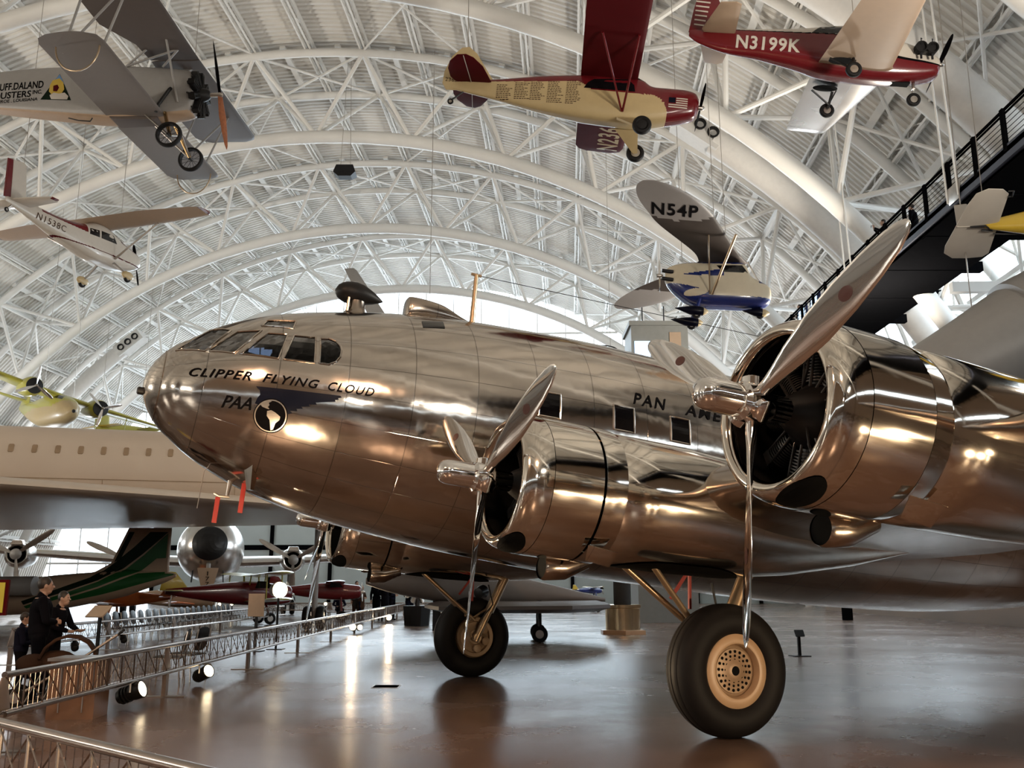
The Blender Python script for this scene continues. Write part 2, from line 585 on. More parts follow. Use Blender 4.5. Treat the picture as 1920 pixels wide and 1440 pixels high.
def decal(name, shape, fn, m, parent, bvh=None, dirn=None, eps=0.006, sub=0, label=None):
    """lay a flat 2D shape on a surface: fn maps (u, v) to a start point, the ray along dirn finds the skin"""
    vs, fs = shape
    bm = bmesh.new()
    bv = [bm.verts.new((x, y, 0)) for x, y in vs]
    for f in fs:
        try:
            bm.faces.new([bv[i] for i in f])
        except ValueError:
            pass
    bmesh.ops.triangulate(bm, faces=bm.faces[:])
    for _ in range(sub):
        bmesh.ops.subdivide_edges(bm, edges=bm.edges[:], cuts=1, use_grid_fill=True)
        bmesh.ops.triangulate(bm, faces=bm.faces[:])
    miss = []
    for v in bm.verts:
        p = V(fn(v.co.x, v.co.y))
        if bvh is not None:
            d = V(dirn).normalized()
            h = bvh.ray_cast(p - d * 3.0, d)
            if h[0] is None:
                miss.append(v)
            if h[0] is not None:
                nn = h[1] if h[1].dot(d) < 0 else -h[1]
                p = h[0] + nn * eps
        v.co = p
    bmesh.ops.delete(bm, geom=miss, context='VERTS')
    me = bpy.data.meshes.new(name)
    bm.to_mesh(me)
    bm.free()
    me.materials.append(m)
    o = bpy.data.objects.new(name, me)
    COL.objects.link(o)
    o.parent = parent
    if label:
        o['label'] = label
    return o
# ------------------------------------------------------------ the hangar
ZC = -7.5
def arc(R, t, b):
    return HG(R * sin(t), b, ZC + R * cos(t))

def struct(o, kind='structure'):
    o['kind'] = kind
    return o

B0, B1 = -45.0, 97.0
m = MB()
m.box((0, 0, 0), (1, 1, 1))
m.v = [tuple(HG(x * 110, (y + 0.5) * 190 - 60, (z - 0.5) * 0.4)) for x, y, z in m.v]
struct(m.build('floor', FLOORM, smooth=0))

def deck(t0, t1, b0, b1, nseg):
    m = MB()
    pitch = 0.40
    n = int((b1 - b0) / pitch)
    rows = []
    for i in range(n):
        for f, dr in ((0.0, 0.0), (0.4, 0.0), (0.5, 0.10), (0.9, 0.10)):
            rows.append((b0 + (i + f) * pitch, 41.0 + dr))
    rows.append((b1, 41.0))
    ts = [t0 + (t1 - t0) * k / nseg for k in range(nseg + 1)]
    m.rings([[arc(R, t, b) for t in ts] for b, R in rows], False, False, False)
    return m
TW = rad(54.4)                      # where the side glazing starts on the right
TE = rad(79.6)
dk = deck(-TE, TW, B0, B1, 54)
dk.add(deck(TW, TE, 70, B1, 12))
struct(dk.build('ceiling', ROOFW, smooth=25))

# purlins: light lattice joists running the length of the vault
DEL = rad(9.4)
def purlin(t):
    m = MB()
    up = V((sin(t) * cos(HPHI), -sin(t) * sin(HPHI), cos(t)))
    dt = 0.20 / 40.75
    for s in (-1, 1):
        m.beam(arc(40.78, t + s * dt, B0), arc(40.78, t + s * dt, B1), 0.13, 0.30, up)
        m.beam(arc(40.35, t + s * dt * 0.75, B0), arc(40.35, t + s * dt * 0.75, B1), 0.09, 0.10, up)
    n = int((B1 - B0) / 1.1)
    for i in range(n):
        b = B0 + (B1 - B0) * i / n
        b2 = B0 + (B1 - B0) * (i + 1) / n
        s = 1 if i % 2 else -1
        m.beam(arc(40.5, t - s * dt, b), arc(40.5, t + s * dt, b2), 0.05, 0.05, up)
    return m
for k in range(-15, 16):
    t = k * DEL / 2
    if abs(t) < TE and not (t > TW + 0.02):
        struct(purlin(t).build('ceiling_purlin', STEELW, smooth=0))

# the arched three-chord trusses
BK = [-21.8, -6.9, 8.0, 22.9, 37.8, 52.7, 67.6, 82.5]
TS = [rad(-78 + 156 * i / 60) for i in range(61)]
def truss(bk):
    m = MB()
    m.tube([arc(36.0, t, bk) for t in TS], 0.40, 14)
    for s in (-1, 1):
        m.tube([arc(40.2, t, bk + s * 2.45) for t in TS], 0.26, 10)
    for k in range(-8, 9):
        tb = k * DEL
        for j in (-0.5, 0.5):
            tt = (k + j) * DEL
            if abs(tt) > rad(79):
                continue
            for s in (-1, 1):
                m.tube([arc(36.1, tb, bk), arc(40.2, tt, bk + s * 2.45)], 0.125, 8)
        tt = (k + 0.5) * DEL
        if abs(tt) < rad(78):
            m.tube([arc(40.2, tt, bk - 2.45), arc(40.2, tt, bk + 2.45)], 0.14, 8)
            m.tube([arc(40.2, tt, bk - 2.45), arc(40.2, tt + DEL, bk + 2.45)], 0.085, 6)
            m.tube([arc(40.2, tt, bk + 2.45), arc(40.2, tt + DEL, bk - 2.45)], 0.085, 6)
            # wind bracing in the bay beyond
            if k % 2 == 0:
                m.tube([arc(40.3, tt, bk + 2.45), arc(40.3, tt + DEL, bk + 12.4)], 0.07, 6)
                m.tube([arc(40.3, tt + DEL, bk + 2.45), arc(40.3, tt, bk + 12.4)], 0.07, 6)
    for k in range(-32, 33):
        if k % 2:
            t = k * DEL / 4
            up = V((sin(t) * cos(HPHI), -sin(t) * sin(HPHI), cos(t)))
            m.beam(arc(40.75, t, bk - 2.3), arc(40.75, t, bk + 2.3), 0.34, 0.16, up)
    return m
for bk in BK:
    struct(truss(bk).build('roof_truss_beam', STEELW, smooth=40))

# end wall: door panels below, glazing above
AE = lambda z: math.sqrt(max(41.0 ** 2 - (z - ZC) ** 2, 0))
m = MB()
for i in range(11):
    a0 = -28 + i * 6.2
    m.box((a0 + 3.1, B1 + 0.3, 6.2), (6.1, 0.3, 12.4))
m.v = [tuple(HG(*p)) for p in m.v]
struct(m.build('wall_end', DOORG, smooth=0))
m = MB()
for i in range(12):
    m.box((-28 + i * 6.2, B1 + 0.1, 6.2), (0.35, 0.4, 12.4))
for z in (5.6, 12.5):
    m.box((6.1, B1 + 0.1, z), (68.2, 0.4, 0.5))
m.v = [tuple(HG(*p)) for p in m.v]
struct(m.build('trim_1', WALKD, smooth=0))
m = MB()
pts = [HG(-28, B1 + 0.3, 12.4), HG(-28, B1 + 0.3, 0), HG(-40, B1 + 0.3, 0)]
pts += [arc(41.0, -TE + (2 * TE) * i / 50, B1 + 0.3) for i in range(51)] + [HG(40, B1 + 0.3, 12.4)]
m.v = [tuple(p) for p in pts]
m.face(range(len(pts)))
struct(m.build('window_1', PANE, smooth=0))
m = MB()
for i in range(-13, 14):
    a = i * 3.0
    zt = ZC + math.sqrt(41.0 ** 2 - a * a) if abs(a) < 41 else 0
    z0 = 12.6 if a > -28 else 0
    if zt > z0 + 0.5:
        m.beam(HG(a, B1, z0), HG(a, B1, zt), 0.10, 0.22, (0, 1, 0))
for z in (4, 8, 12.6, 16, 20, 24, 28):
    w = AE(z)
    m.beam(HG(-w, B1, z), HG(w if z > 12 else -28, B1, z), 0.10, 0.22)
struct(m.build('window_frame_1', STEELW, smooth=0))
# side glazing on the right with its white steel
m = MB()
m.v = [tuple(HG(33.3, b, z)) for b, z in ((18, 5.5), (70, 5.5), (70, 16.6), (18, 16.6), (B0, 7.3), (18, 7.3), (18, 8.2), (B0, 8.2))]
m.face((0, 1, 2, 3))
m.face((4, 5, 6, 7))
struct(m.build('window_2', PANE, smooth=0))
m = MB()
for i in range(9, 18):
    m.beam(HG(33.2, -41 + i * 6.5, 5.5), HG(33.2, -41 + i * 6.5, 16.6), 0.22, 0.3)
for z in (5.6, 8.4, 11.2, 14.0, 16.6):
    m.beam(HG(33.2, 18, z), HG(33.2, 70, z), 0.16, 0.22)
for i in range(8):
    m.tube([HG(33.0, 18 + i * 6.5, 6), HG(31.2, 21 + i * 6.5, 16.4)], 0.16, 8)
    m.beam(HG(33.2, 20 + i * 6.5, 9.2 + (i % 3) * 1.3), HG(28.6, 20 + i * 6.5, 9.2 + (i % 3) * 1.3), 0.3, 0.36)
struct(m.build('window_frame_2', STEELW, smooth=40))
m = MB()
m.box((33.3, 12.5, 2.75), (0.3, 115, 5.5))
m.box((33.3, -13.5, 6.4), (0.3, 63, 1.8))
m.box((33.3, -13.5, 12.4), (0.3, 63, 8.4))
for b in (B0, 70):
    ring = [HG(33.3, b, 0), HG(33.3, b, 16.7)] + [arc(41.1, TW + (TE - TW) * i / 10, b) for i in range(11)]
m.v = [tuple(HG(*p)) for p in m.v]
for b in (B0, 70):
    ring = [HG(33.3, b, 0), HG(33.3, b, 16.7)] + [arc(41.1, TW + (TE - TW) * i / 10, b) for i in range(11)]
    n0 = len(m.v)
    m.v += [tuple(p) for p in ring]
    m.face(range(n0, n0 + len(ring)))
struct(m.build('wall_right', LOWW, smooth=0))
m = MB()
zlo, zhi = 5.6, 6.2
def backface(z0, z1, n=24):
    w0, w1 = AE(z0), AE(z1)
    return [HG(-w0, B0, z0), HG(w0, B0, z0), HG(w1, B0, z1), HG(-w1, B0, z1)]
for z0, z1 in ((0, zlo), (zhi, 14), (14, 20), (20, 26), (26, 30), (30, 32.6), (32.6, 33.45)):
    b = len(m.v)
    m.v += [tuple(p) for p in backface(z0, z1)]
    m.face((b, b + 1, b + 2, b + 3))
struct(m.build('wall_back', LOWW, smooth=0))
m = MB()
m.v = [tuple(p) for p in backface(zlo, zhi)]
m.face((0, 1, 2, 3))
struct(m.build('window_3', PANE, smooth=0))
m = MB()
for i in range(-12, 13):
    m.beam(HG(i * 3.1, B0 + 0.1, zlo), HG(i * 3.1, B0 + 0.1, zhi), 0.2, 0.2)
struct(m.build('window_frame_3', STEELW, smooth=0))

# air ducts climbing the vault, each ending in a nozzle box
def duct(b, R, t0, t1, r, label, nh=3):
    root = thing('air_duct', label, 'air duct', (0, 0, 0), group=None)
    m = MB()
    n = 22
    m.tube([arc(R, t0 + (t1 - t0) * i / n, b) for i in range(n + 1)], r, 20)
    m.build('duct_tube', DUCT, root)
    p = arc(R, t1, b)
    tang = (arc(R, t1, b) - arc(R, t1 - 0.02 * (1 if t1 > t0 else -1), b)).normalized()
    bx = V((sin(HPHI), cos(HPHI), 0))
    rn = tang.cross(bx)
    M3 = Matrix((tang, bx, rn)).transposed()
    q = MB()
    q.box(p + tang * 0.9, (2.6, r * 1.7, r * 1.7), M3)
    q.build('nozzle_box', DUCT, root, smooth=0)
    for i in range(nh):
        h = MB()
        c = p + tang * (0.2 + 0.75 * i) - bx * (r * 0.85)
        h.lathe([(0.02, 0.26), (-0.14, 0.30), (-0.14, 0.20), (0.05, 0.18)], c, bx, 14, False, True)
        h.build('air_nozzle', BLACKM, root)
    return root
duct(58.0, 37.8, -rad(75), -rad(47.5), 0.66, 'thick white air duct ending in three dark nozzles below the white tailwheel aeroplane')
duct(78.0, 37.8, -rad(76), -rad(39.0), 0.62, 'white air duct climbing the vault behind the polished airliner nose')
duct(43.5, 37.8, rad(74), rad(36.5), 0.7, 'white air duct ending in dark nozzles beside the N54P wing', 2)
duct(30.5, 38.2, rad(74), rad(38.0), 0.75, 'broad white air duct on the vault behind the wing of N3199K', 2)

# ------------------------------------------------------------ raised walkway on the right
wk = thing('raised_walkway', 'dark raised visitor walkway with mesh railings crossing the upper right', 'walkway', (0, 0, 0))
XI, XO, WZ = 13.7, 16.8, 13.0
YA, YB = -40.0, 52.0
m = MB()
m.box(((XI + XO) / 2, (YA + YB) / 2, WZ + 0.42), (XO - XI, YB - YA, 0.16))
m.build('deck', WALKD, wk, smooth=0)
m = MB()
m.box((XI + 0.06, (YA + YB) / 2, WZ + 0.36), (0.12, YB - YA, 0.42))
m.build('inner_fascia', WALKB, wk, smooth=0)
m = MB()
m.box((XO - 0.06, (YA + YB) / 2, WZ + 0.3), (0.14, YB - YA, 0.5))
m.build('outer_fascia', WALKD, wk, smooth=0)
for i in range(27):
    y = YA + 1.5 + i * 3.4
    m = MB()
    m.box(((XI + XO) / 2 + 0.35, y, WZ + 0.16), (XO - XI + 0.5, 0.3, 0.36))
    m.build('cross_beam', WALKD, wk, smooth=0)
m = MB()
for x in (XI + 0.8, XI + 1.55, XI + 2.3):
    m.box((x, (YA + YB) / 2, WZ + 0.25), (0.16, YB - YA, 0.18))
m.build('stringer', WALKD, wk, smooth=0)
m = MB()
m.box(((XI + XO) / 2 + 0.02, (YA + YB) / 2, WZ + 0.02), (XO - XI - 0.1, YB - YA, 0.03))
m.build('soffit', WALKD, wk, smooth=0)
for x, nm in ((XI + 0.06, 1), (XO - 0.06, 2)):
    m = MB()
    m.box((x, (YA + YB) / 2, WZ + 1.62), (0.07, YB - YA, 0.06))
    m.build('handrail', WALKD, wk, smooth=0)
    m = MB()
    for z in (0.72, 0.87, 1.02, 1.17, 1.32, 1.47):
        m.tube([(x, YA, WZ + z), (x, YB, WZ + z)], 0.010, 5)
    m.build('rail_cables', WALKD, wk)
    m = MB()
    m.box((x, (YA + YB) / 2, WZ + 1.50), (0.05, YB - YA, 0.04))
    m.build('mid_rail', WALKD, wk, smooth=0)
for i in range(36):
    y = -8.0 + i * 1.68
    m = MB()
    m.box((XI + 0.02, y, WZ + 1.02), (0.09, 0.16, 1.26))
    m.build('railing_post', WALKD, wk, smooth=0)
for i in range(9):
    y = YA + 4 + i * 9.0
    m = MB()
    for s in (-0.35, 0.35):
        m.tube([(XI - 0.05, y + s, WZ + 0.3), (XI - 0.6, y + s * 0.6, 33.0)], 0.035, 6)
    m.build('hanger_rod', STEELW, wk)
    m = MB()
    m.slab([(XI - 0.03, y - 0.55, WZ + 0.75), (XI - 0.03, y - 0.3, WZ + 0.2), (XI - 0.03, y + 0.3, WZ + 0.2), (XI - 0.03, y + 0.55, WZ + 0.75)], (1, 0, 0), 0.05)
    m.build('hanger_plate', STEEL, wk)
for y in (-30, 26, 47):
    m = MB()
    m.box((XO - 0.4, y, WZ / 2 + 0.1), (0.4, 0.4, WZ + 0.2))
    m.build('column', WALKD, wk, smooth=0)
for i, (y, h) in enumerate(((41.0, 1.15), (42.9, 1.15))):
    b = thing('exhibit_screen', ['lit blue exhibit screen on the walkway railing, nearer to the big propeller blade', 'lit blue exhibit screen on the walkway railing, beside the seated visitors'][i], 'screen', (XI + 0.2, y, WZ + 0.5), 0, 'exhibit screens on the walkway')
    m = MB()
    m.box((0, 0, 0.6), (0.10, 1.3, 1.2))
    m.build('frame', BLUEP, b, smooth=0)
    m = MB()
    m.box((-0.06, 0, 0.68), (0.02, 0.75, 0.8))
    m.build('display', SCREEN, b, smooth=0)
# ------------------------------------------------------------ the polished airliner
f_, s_, u_ = V((-0.91076, -0.39830, 0.10894)), V((0.40069, -0.91621, 0.0)), V((0.09981, 0.04365, 0.99405))
MA = Matrix(((f_.x, s_.x, u_.x, 0.79335), (f_.y, s_.y, u_.y, 14.04488), (f_.z, s_.z, u_.z, 0.0), (0, 0, 0, 1)))
air = thing('airliner', 'big polished aluminium four-engine airliner with a winged globe and CLIPPER FLYING CLOUD on its nose', 'aircraft', M=MA)
FX = [6.42, 6.37, 6.25, 6.0, 5.6, 5.0, 4.2, 3.2, 2.0, 0.0, -3.0, -6.0, -10.0, -14.0, -16.3]
FR = [0.004, 0.17, 0.408, 0.64, 0.908, 1.175, 1.387, 1.557, 1.677, 1.758, 1.75, 1.66, 1.30, 0.68, 0.08]
FZ = [3.44, 3.44, 3.44, 3.44, 3.455, 3.465, 3.473, 3.49, 3.495, 3.49, 3.48, 3.5, 3.65, 3.92, 4.08]
def smooth_interp(xq, X, Y):
    # monotone cubic (Fritsch-Carlson) through descending X
    x = X[::-1]
    y = Y[::-1]
    n = len(x)
    d = [(y[i + 1] - y[i]) / (x[i + 1] - x[i]) for i in range(n - 1)]
    mm = [d[0]] + [0 if d[i - 1] * d[i] <= 0 else 2 * d[i - 1] * d[i] / (d[i - 1] + d[i]) for i in range(1, n - 1)] + [d[-1]]
    xq = min(max(xq, x[0]), x[-1])
    i = max(k for k in range(n - 1) if x[k] <= xq) if xq > x[0] else 0
    h = x[i + 1] - x[i]
    t = (xq - x[i]) / h
    return (y[i] * (1 + 2 * t) * (1 - t) ** 2 + h * mm[i] * t * (1 - t) ** 2 + y[i + 1] * t * t * (3 - 2 * t) + h * mm[i + 1] * t * t * (t - 1))
def fr(x):
    if x > 6.0:                      # blunt round nose
        q = max(6.42 - x, 0) / 0.42
        return 0.64 * (0.62 * math.sqrt(max(1 - (1 - q) ** 2, 0)) + 0.38 * q)
    return smooth_interp(x, FX, FR)
def fz(x):
    return smooth_interp(x, FX, FZ)
def fp(x, a, e=0.0):
    r = fr(x) + e
    return V((x, r * cos(rad(a)), fz(x) + r * sin(rad(a))))

W1 = [(6.12, 46.0), (6.003, 54.3), (5.754, 68.2), (5.526, 49.9), (5.793, 28.8)]
W2 = [(5.776, 28.3), (5.452, 45.4), (5.178, 41.7), (5.463, 22.1)]
W3 = [(5.395, 20.8), (5.104, 38.2), (4.874, 35.9), (4.956, 16.6)]
W4 = [(4.899, 16.4), (4.797, 34.9), (4.542, 33.2), (4.534, 14.9)]
W5 = [(4.478, 15.1), (4.485, 32.3), (4.383, 32.4), (4.292, 30.4), (4.24, 27.3), (4.219, 24.0), (4.233, 19.8), (4.279, 16.7), (4.358, 14.8)]
EYE = [(5.179, 48.2), (5.108, 55.5), (4.767, 50.6), (4.811, 41.9)]
WPOLY = [W1, W2, W3, W4, W5, EYE]
WPOLY += [[(x, 180 - a) for x, a in w] for w in WPOLY]

def inpoly(x, y, P):
    c = False
    for i in range(len(P)):
        (x0, y0), (x1, y1) = P[i - 1], P[i]
        if (y0 > y) != (y1 > y) and x < (x1 - x0) * (y - y0) / (y1 - y0) + x0:
            c = not c
    return c

def shell(xs, seg, e, holes):
    m = MB()
    for x in xs:
        for j in range(seg):
            m.v.append(tuple(fp(x, 360 * j / seg, e)))
    for i in range(len(xs) - 1):
        for j in range(seg):
            if holes:
                xm, am = (xs[i] + xs[i + 1]) / 2, 360 * (j + 0.5) / seg
                if 4.1 < xm and 5 < am < 175 and any(inpoly(xm, am, w) for w in WPOLY):
                    continue
            a, b = i * seg + j, i * seg + (j + 1) % seg
            m.face((a, b, b + seg, a + seg))
    return m
xs = [6.42, 6.417, 6.41, 6.40, 6.385, 6.365, 6.34, 6.31, 6.28] + [6.25 - 0.028 * i for i in range(76)]
xs += [4.1 - 0.18 * i for i in range(0, 30)] + [-1.3 - 0.4 * i for i in range(38)]
fus = shell(xs, 240, 0, True)
fus_bvh = shell([x for x in xs if x > -12], 120, 0, False).bvh()
fus.build('fuselage', ALF, air, smooth=30)
m = shell([6.1 - 0.03 * i for i in range(66)], 200, -0.05, True)
m.v += [tuple(fp(4.15, 360 * j / 60, -0.05)) for j in range(60)]
m.face(range(len(m.v) - 60, len(m.v)))
m.box((4.85, 0, 3.2), (1.3, 1.5, 0.06))
m.build('cockpit_lining', DARK, air, smooth=30)
m = MB()
for s in (-1, 1):
    m.box((4.85, s * 0.42, 3.75), (0.14, 0.42, 0.75))
    m.box((4.98, s * 0.42, 3.45), (0.4, 0.42, 0.12))
m.build('pilot_seats', BLKP, air, smooth=30)
for k, w in enumerate(WPOLY):
    pts = []
    for i in range(len(w)):
        a, b = w[i], w[(i + 1) % len(w)]
        for t in range(8):
            pts.append((a[0] + (b[0] - a[0]) * t / 8, a[1] + (b[1] - a[1]) * t / 8))
    m = MB()
    r3 = [fp(x, a, 0.004) for x, a in pts]
    m.tube(r3 + r3[:2], 0.013, 6, False)
    fo = m.build('window_frame', ALF, air)
    decal('pane', poly2d(w), lambda u, v: fp(u, v, -0.004), CPANE, fo, sub=2)
# cabin windows: dark panes in thin frames
def cab_window(x, a0, a1, w=0.31):
    for sg in (0, 1):
        P = [(x + w / 2, a0), (x + w / 2, a1), (x - w / 2, a1), (x - w / 2, a0)]
        if sg:
            P = [(q, 180 - a) for q, a in P]
        o = decal('cabin_window', poly2d(P), lambda u, v: fp(u, v, 0.004), CABP, air, sub=3)
        m = MB()
        pp = []
        for i in range(4):
            a, b = P[i], P[(i + 1) % 4]
            for t in range(6):
                pp.append(fp(a[0] + (b[0] - a[0]) * t / 6, a[1] + (b[1] - a[1]) * t / 6, 0.006))
        m.tube(pp + pp[:2], 0.014, 6, False)
        m.build('frame', ALF, o)
for x in (1.48, 0.375, -0.525, -1.42, -2.32, -3.22, -4.12, -5.02, -5.92):
    cab_window(x, 3.7, 15.4)
decal('roof_hatch_window', poly2d([(3.137, 55.1), (2.822, 57.8), (2.842, 48.9), (3.15, 47.6)]), lambda u, v: fp(u, v, 0.006), CABP, air, sub=2)
# nose cap ring, nose stub
m = MB()
m.tube([fp(6.22, 360 * j / 60, 0.001) for j in range(62)], 0.008, 6, False)
m.build('nose_cap_seam', ALW, air)
m = MB()
m.lathe([(-0.06, 0.05), (0.06, 0.05), (0.075, 0.03), (0.075, 0.0)], (6.40, 0, 3.33), (1, 0, 0), 14)
m.build('nose_light_stub', BLACKM, air)

# lettering on the nose and cabin side, laid on the skin
def on_side(x0, x1, z0, z1, z0b=None, z1b=None):
    z0b = z0 if z0b is None else z0b
    z1b = z1 if z1b is None else z1b
    return lambda u, v: (x0 + (x1 - x0) * u, 1.0, (z0 + (z0b - z0) * u) * (1 - v) + (z1 + (z1b - z1) * u) * v)
SIDE = dict(bvh=fus_bvh, dirn=(0, -1, 0))
for wd, ua, ub in (('CLIPPER', 0.0, 0.325), ('FLYING', 0.385, 0.69), ('CLOUD', 0.74, 1.0)):
    fx_ = lambda u: 5.925 - 2.145 * u
    decal('nose_lettering', norm2d(text2d(wd, 1, 0.34, 0.012, 1.2)), on_side(fx_(ua), fx_(ub), 3.478 + 0.004 * ua, 3.590 + 0.004 * ua, 3.478 + 0.004 * ub, 3.590 + 0.004 * ub), INK, air, eps=0.009, sub=2, **SIDE)
decal('nose_lettering', norm2d(text2d('PAA', 1, 0.28, 0.015, 1.0)), on_side(5.50, 5.165, 3.125, 3.275), INK, air, eps=0.009, sub=2, **SIDE)
decal('cabin_lettering', norm2d(text2d('PAN', 1, 0.34, 0.012, 1.25)), on_side(0.214, -0.335, 4.035, 4.215), INK, air, eps=0.009, sub=2, **SIDE)
decal('cabin_lettering', norm2d(text2d('AMERICAN', 1, 0.34, 0.012, 1.25)), on_side(-0.626, -2.25, 4.03, 4.21), INK, air, eps=0.009, sub=2, **SIDE)
LW = [(5.16, -2.3), (4.179, -1.6), (4.161, -2.4), (4.203, -3.1), (4.187, -3.7), (4.238, -4.2), (4.222, -4.9), (4.452, -7.0), (4.44, -8.0), (4.528, -8.6), (4.505, -9.5), (4.607, -10.4), (4.587, -11.4), (4.658, -12.0), (4.643, -13.2), (4.727, -13.7), (4.694, -14.8), (4.747, -15.8), (4.792, -11.9), (4.858, -9.6), (4.956, -9.0), (5.045, -10.2), (5.137, -13.1), (5.122, -9.4), (5.097, -7.1), (5.111, -4.6), (5.142, -3.5)]
decal('winged_globe_emblem', poly2d(LW), lambda u, v: fp(u, v, 0.004), NAVY, air, sub=3)
def disc(cx, ca, r, n=40):
    return [(cx + r * cos(2 * pi * i / n), ca + r * 51.5 * sin(2 * pi * i / n)) for i in range(n)]
for r, mm, e in ((0.198, INK, 0.006), (0.186, SILV, 0.008), (0.172, INK, 0.010)):
    decal('globe_emblem', poly2d(disc(4.935, -18.6, r)), lambda u, v, e=e: fp(u, v, e), mm, air, sub=2)
NA_ = [(5.083, -12.6), (5.043, -10.7), (4.983, -9.6), (4.952, -10.2), (4.985, -11.2), (4.971, -12.5), (4.985, -13.7), (4.961, -14.9), (4.987, -14.9), (5.025, -13.4), (5.05, -14.2)]
SA_ = [(4.985, -16.1), (4.941, -15.2), (4.889, -16.1), (4.824, -17.9), (4.825, -19.8), (4.863, -22.2), (4.873, -26.0), (4.899, -26.9), (4.915, -24.3), (4.936, -21.0), (4.977, -19.0)]
for P in (NA_, SA_):
    decal('continent_emblem', poly2d(P), lambda u, v: fp(u, v, 0.012), SILV, air, sub=1)

# aerials and fairings
m = MB()
m.tube(crv([(4.19, 0, 5.25), (4.14, 0, 5.25), (4.02, 0, 5.255), (3.85, 0, 5.26), (3.66, 0, 5.245), (3.55, 0, 5.235), (3.49, 0, 5.23)], 14), [r for (r,) in crv([(0.01,), (0.10,), (0.155,), (0.16,), (0.10,), (0.045,), (0.008,)], 14)], 20)
m.build('loop_aerial_pod', BLACKM, air)
m = MB()
m.lathe([(-0.12, 0.24), (0.0, 0.15), (0.06, 0.13), (0.16, 0.125)], (3.86, 0, 4.98), (0, 0, 1), 20)
m.tube([(4.0, 0.1, 4.95), (4.0, 0.1, 5.16)], 0.02, 8)
m.build('aerial_pedestal', ALW, air)
m = body_loft([(3.14, 5.20, 0.14, 0.16, 3), (3.10, 5.22, 0.17, 0.17, 3), (2.88, 5.24, 0.19, 0.15, 3), (2.6, 5.23, 0.18, 0.13, 3), (2.3, 5.2, 0.12, 0.06, 2.4), (2.0, 5.17, 0.04, 0.02, 2)], 24, 24)
m.build('dorsal_fairing', ALW, air)
m = MB()
m.tube([(2.10, 0, 5.15), (2.12, 0, 5.99)], [0.045, 0.03], 10)
m.tube([(2.2, 0, 5.99), (2.04, 0, 5.99)], 0.025, 8)
m.build('aerial_mast', GEARM, air)
m = MB()
m.tube([(2.05, 0, 5.99), (-15.2, 0, 6.6)], 0.006, 5)
m.build('aerial_wire', BLACKM, air)
m = MB()
m.rings([[(5.10, 0.55, 2.62), (5.0, 0.72, 2.62), (4.88, 0.55, 2.62), (5.0, 0.45, 2.62)], [(5.0, 0.60, 2.22), (4.96, 0.66, 2.22), (4.91, 0.6, 2.22), (4.96, 0.56, 2.22)]])
m.build('belly_fairing', ALC, air)
m = MB()
m.tube([(5.15, 0.1, 2.40), (5.16, 0.1, 2.16)], [0.035, 0.02], 8)
m.tube([(5.13, 0.1, 2.15), (5.26, 0.1, 2.145), (5.33, 0.1, 2.17)], [0.02, 0.018, 0.016], 8)
m.build('pitot_mast', STEEL, air)
m = MB()
m.tube([(5.42, 0.15, 2.55), (5.50, 0.15, 2.42), (5.50, 0.15, 1.95)], 0.006, 6)
m.build('pitot_cable', STEEL, air)
for (x, y, z0, z1) in ((5.27, 0.1, 2.13, 1.80), (5.0, 0.3, 2.33, 1.95)):
    m = MB()
    m.slab([(x + 0.03, y, z0), (x - 0.03, y, z0), (x - 0.035, y + 0.02, z1), (x + 0.025, y + 0.02, z1)], (0, 1, 0), 0.012)
    m.build('warning_streamer', REDC, air, label='red warning streamer')

# wings
WST = [(0.3, 1.42, 2.42, 5.9, 0.175), (1.75, 1.22, 2.44, 5.6, 0.175), (3.67, 0.92, 2.47, 5.1, 0.175), (5.4, 0.64, 2.60, 4.75, 0.17), (7.07, 0.36, 2.75, 4.4, 0.165), (10, -0.08, 3.02, 3.7, 0.15), (13, -0.55, 3.28, 3.0, 0.13), (15.3, -0.92, 3.48, 2.3, 0.12), (16.0, -1.2, 3.54, 1.6, 0.11), (16.3, -1.5, 3.57, 0.7, 0.10)]
wbvh = {}
for sg, nm in ((1, 'p'), (-1, 's')):
    m = wing_mb(WST, 18, 0.02, sg)
    wbvh[sg] = m.bvh()
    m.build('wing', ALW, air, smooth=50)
m = wing_mb([(0.1, -13.2, 4.1, 2.7, 0.1), (3.6, -13.9, 4.1, 1.7, 0.1), (4.4, -14.4, 4.1, 0.8, 0.08)], 10, 0)
m.add(wing_mb([(0.1, -13.2, 4.1, 2.7, 0.1), (3.6, -13.9, 4.1, 1.7, 0.1), (4.4, -14.4, 4.1, 0.8, 0.08)], 10, 0, -1))
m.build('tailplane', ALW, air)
m = MB()
m.slab([(-9.5, 0, 4.9), (-12.6, 0, 5.5), (-14.3, 0, 7.2), (-15.2, 0, 7.5), (-16.2, 0, 6.8), (-16.4, 0, 5.0), (-15.9, 0, 4.2), (-11, 0, 4.3)], (0, 1, 0), 0.3)
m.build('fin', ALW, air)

# engines: cowling, nacelle, engine and propeller
def blade_mb():
    st = [(0.10, 0.10, 0.085, 50), (0.22, 0.105, 0.085, 48), (0.34, 0.13, 0.065, 44), (0.52, 0.19, 0.045, 38), (0.80, 0.245, 0.034, 31), (1.10, 0.255, 0.026, 26), (1.38, 0.225, 0.020, 22), (1.58, 0.175, 0.015, 20), (1.69, 0.115, 0.011, 19), (1.735, 0.055, 0.008, 19), (1.746, 0.012, 0.004, 19)]
    rings = []
    for r, c, t, be in st:
        ex, ey = sin(rad(be)), -cos(rad(be))
        nx, ny = cos(rad(be)), sin(rad(be))
        ring = []
        for j in range(20):
            a = 2 * pi * j / 20
            p, q = cos(a) * c / 2, sin(a) * t / 2 * (1 if r < 0.3 else (1.0 - 0.35 * cos(a)))
            ring.append(V((ex * p + nx * q, ey * p + ny * q, r)))
        rings.append(ring)
    m = MB()
    m.rings(rings)
    return m
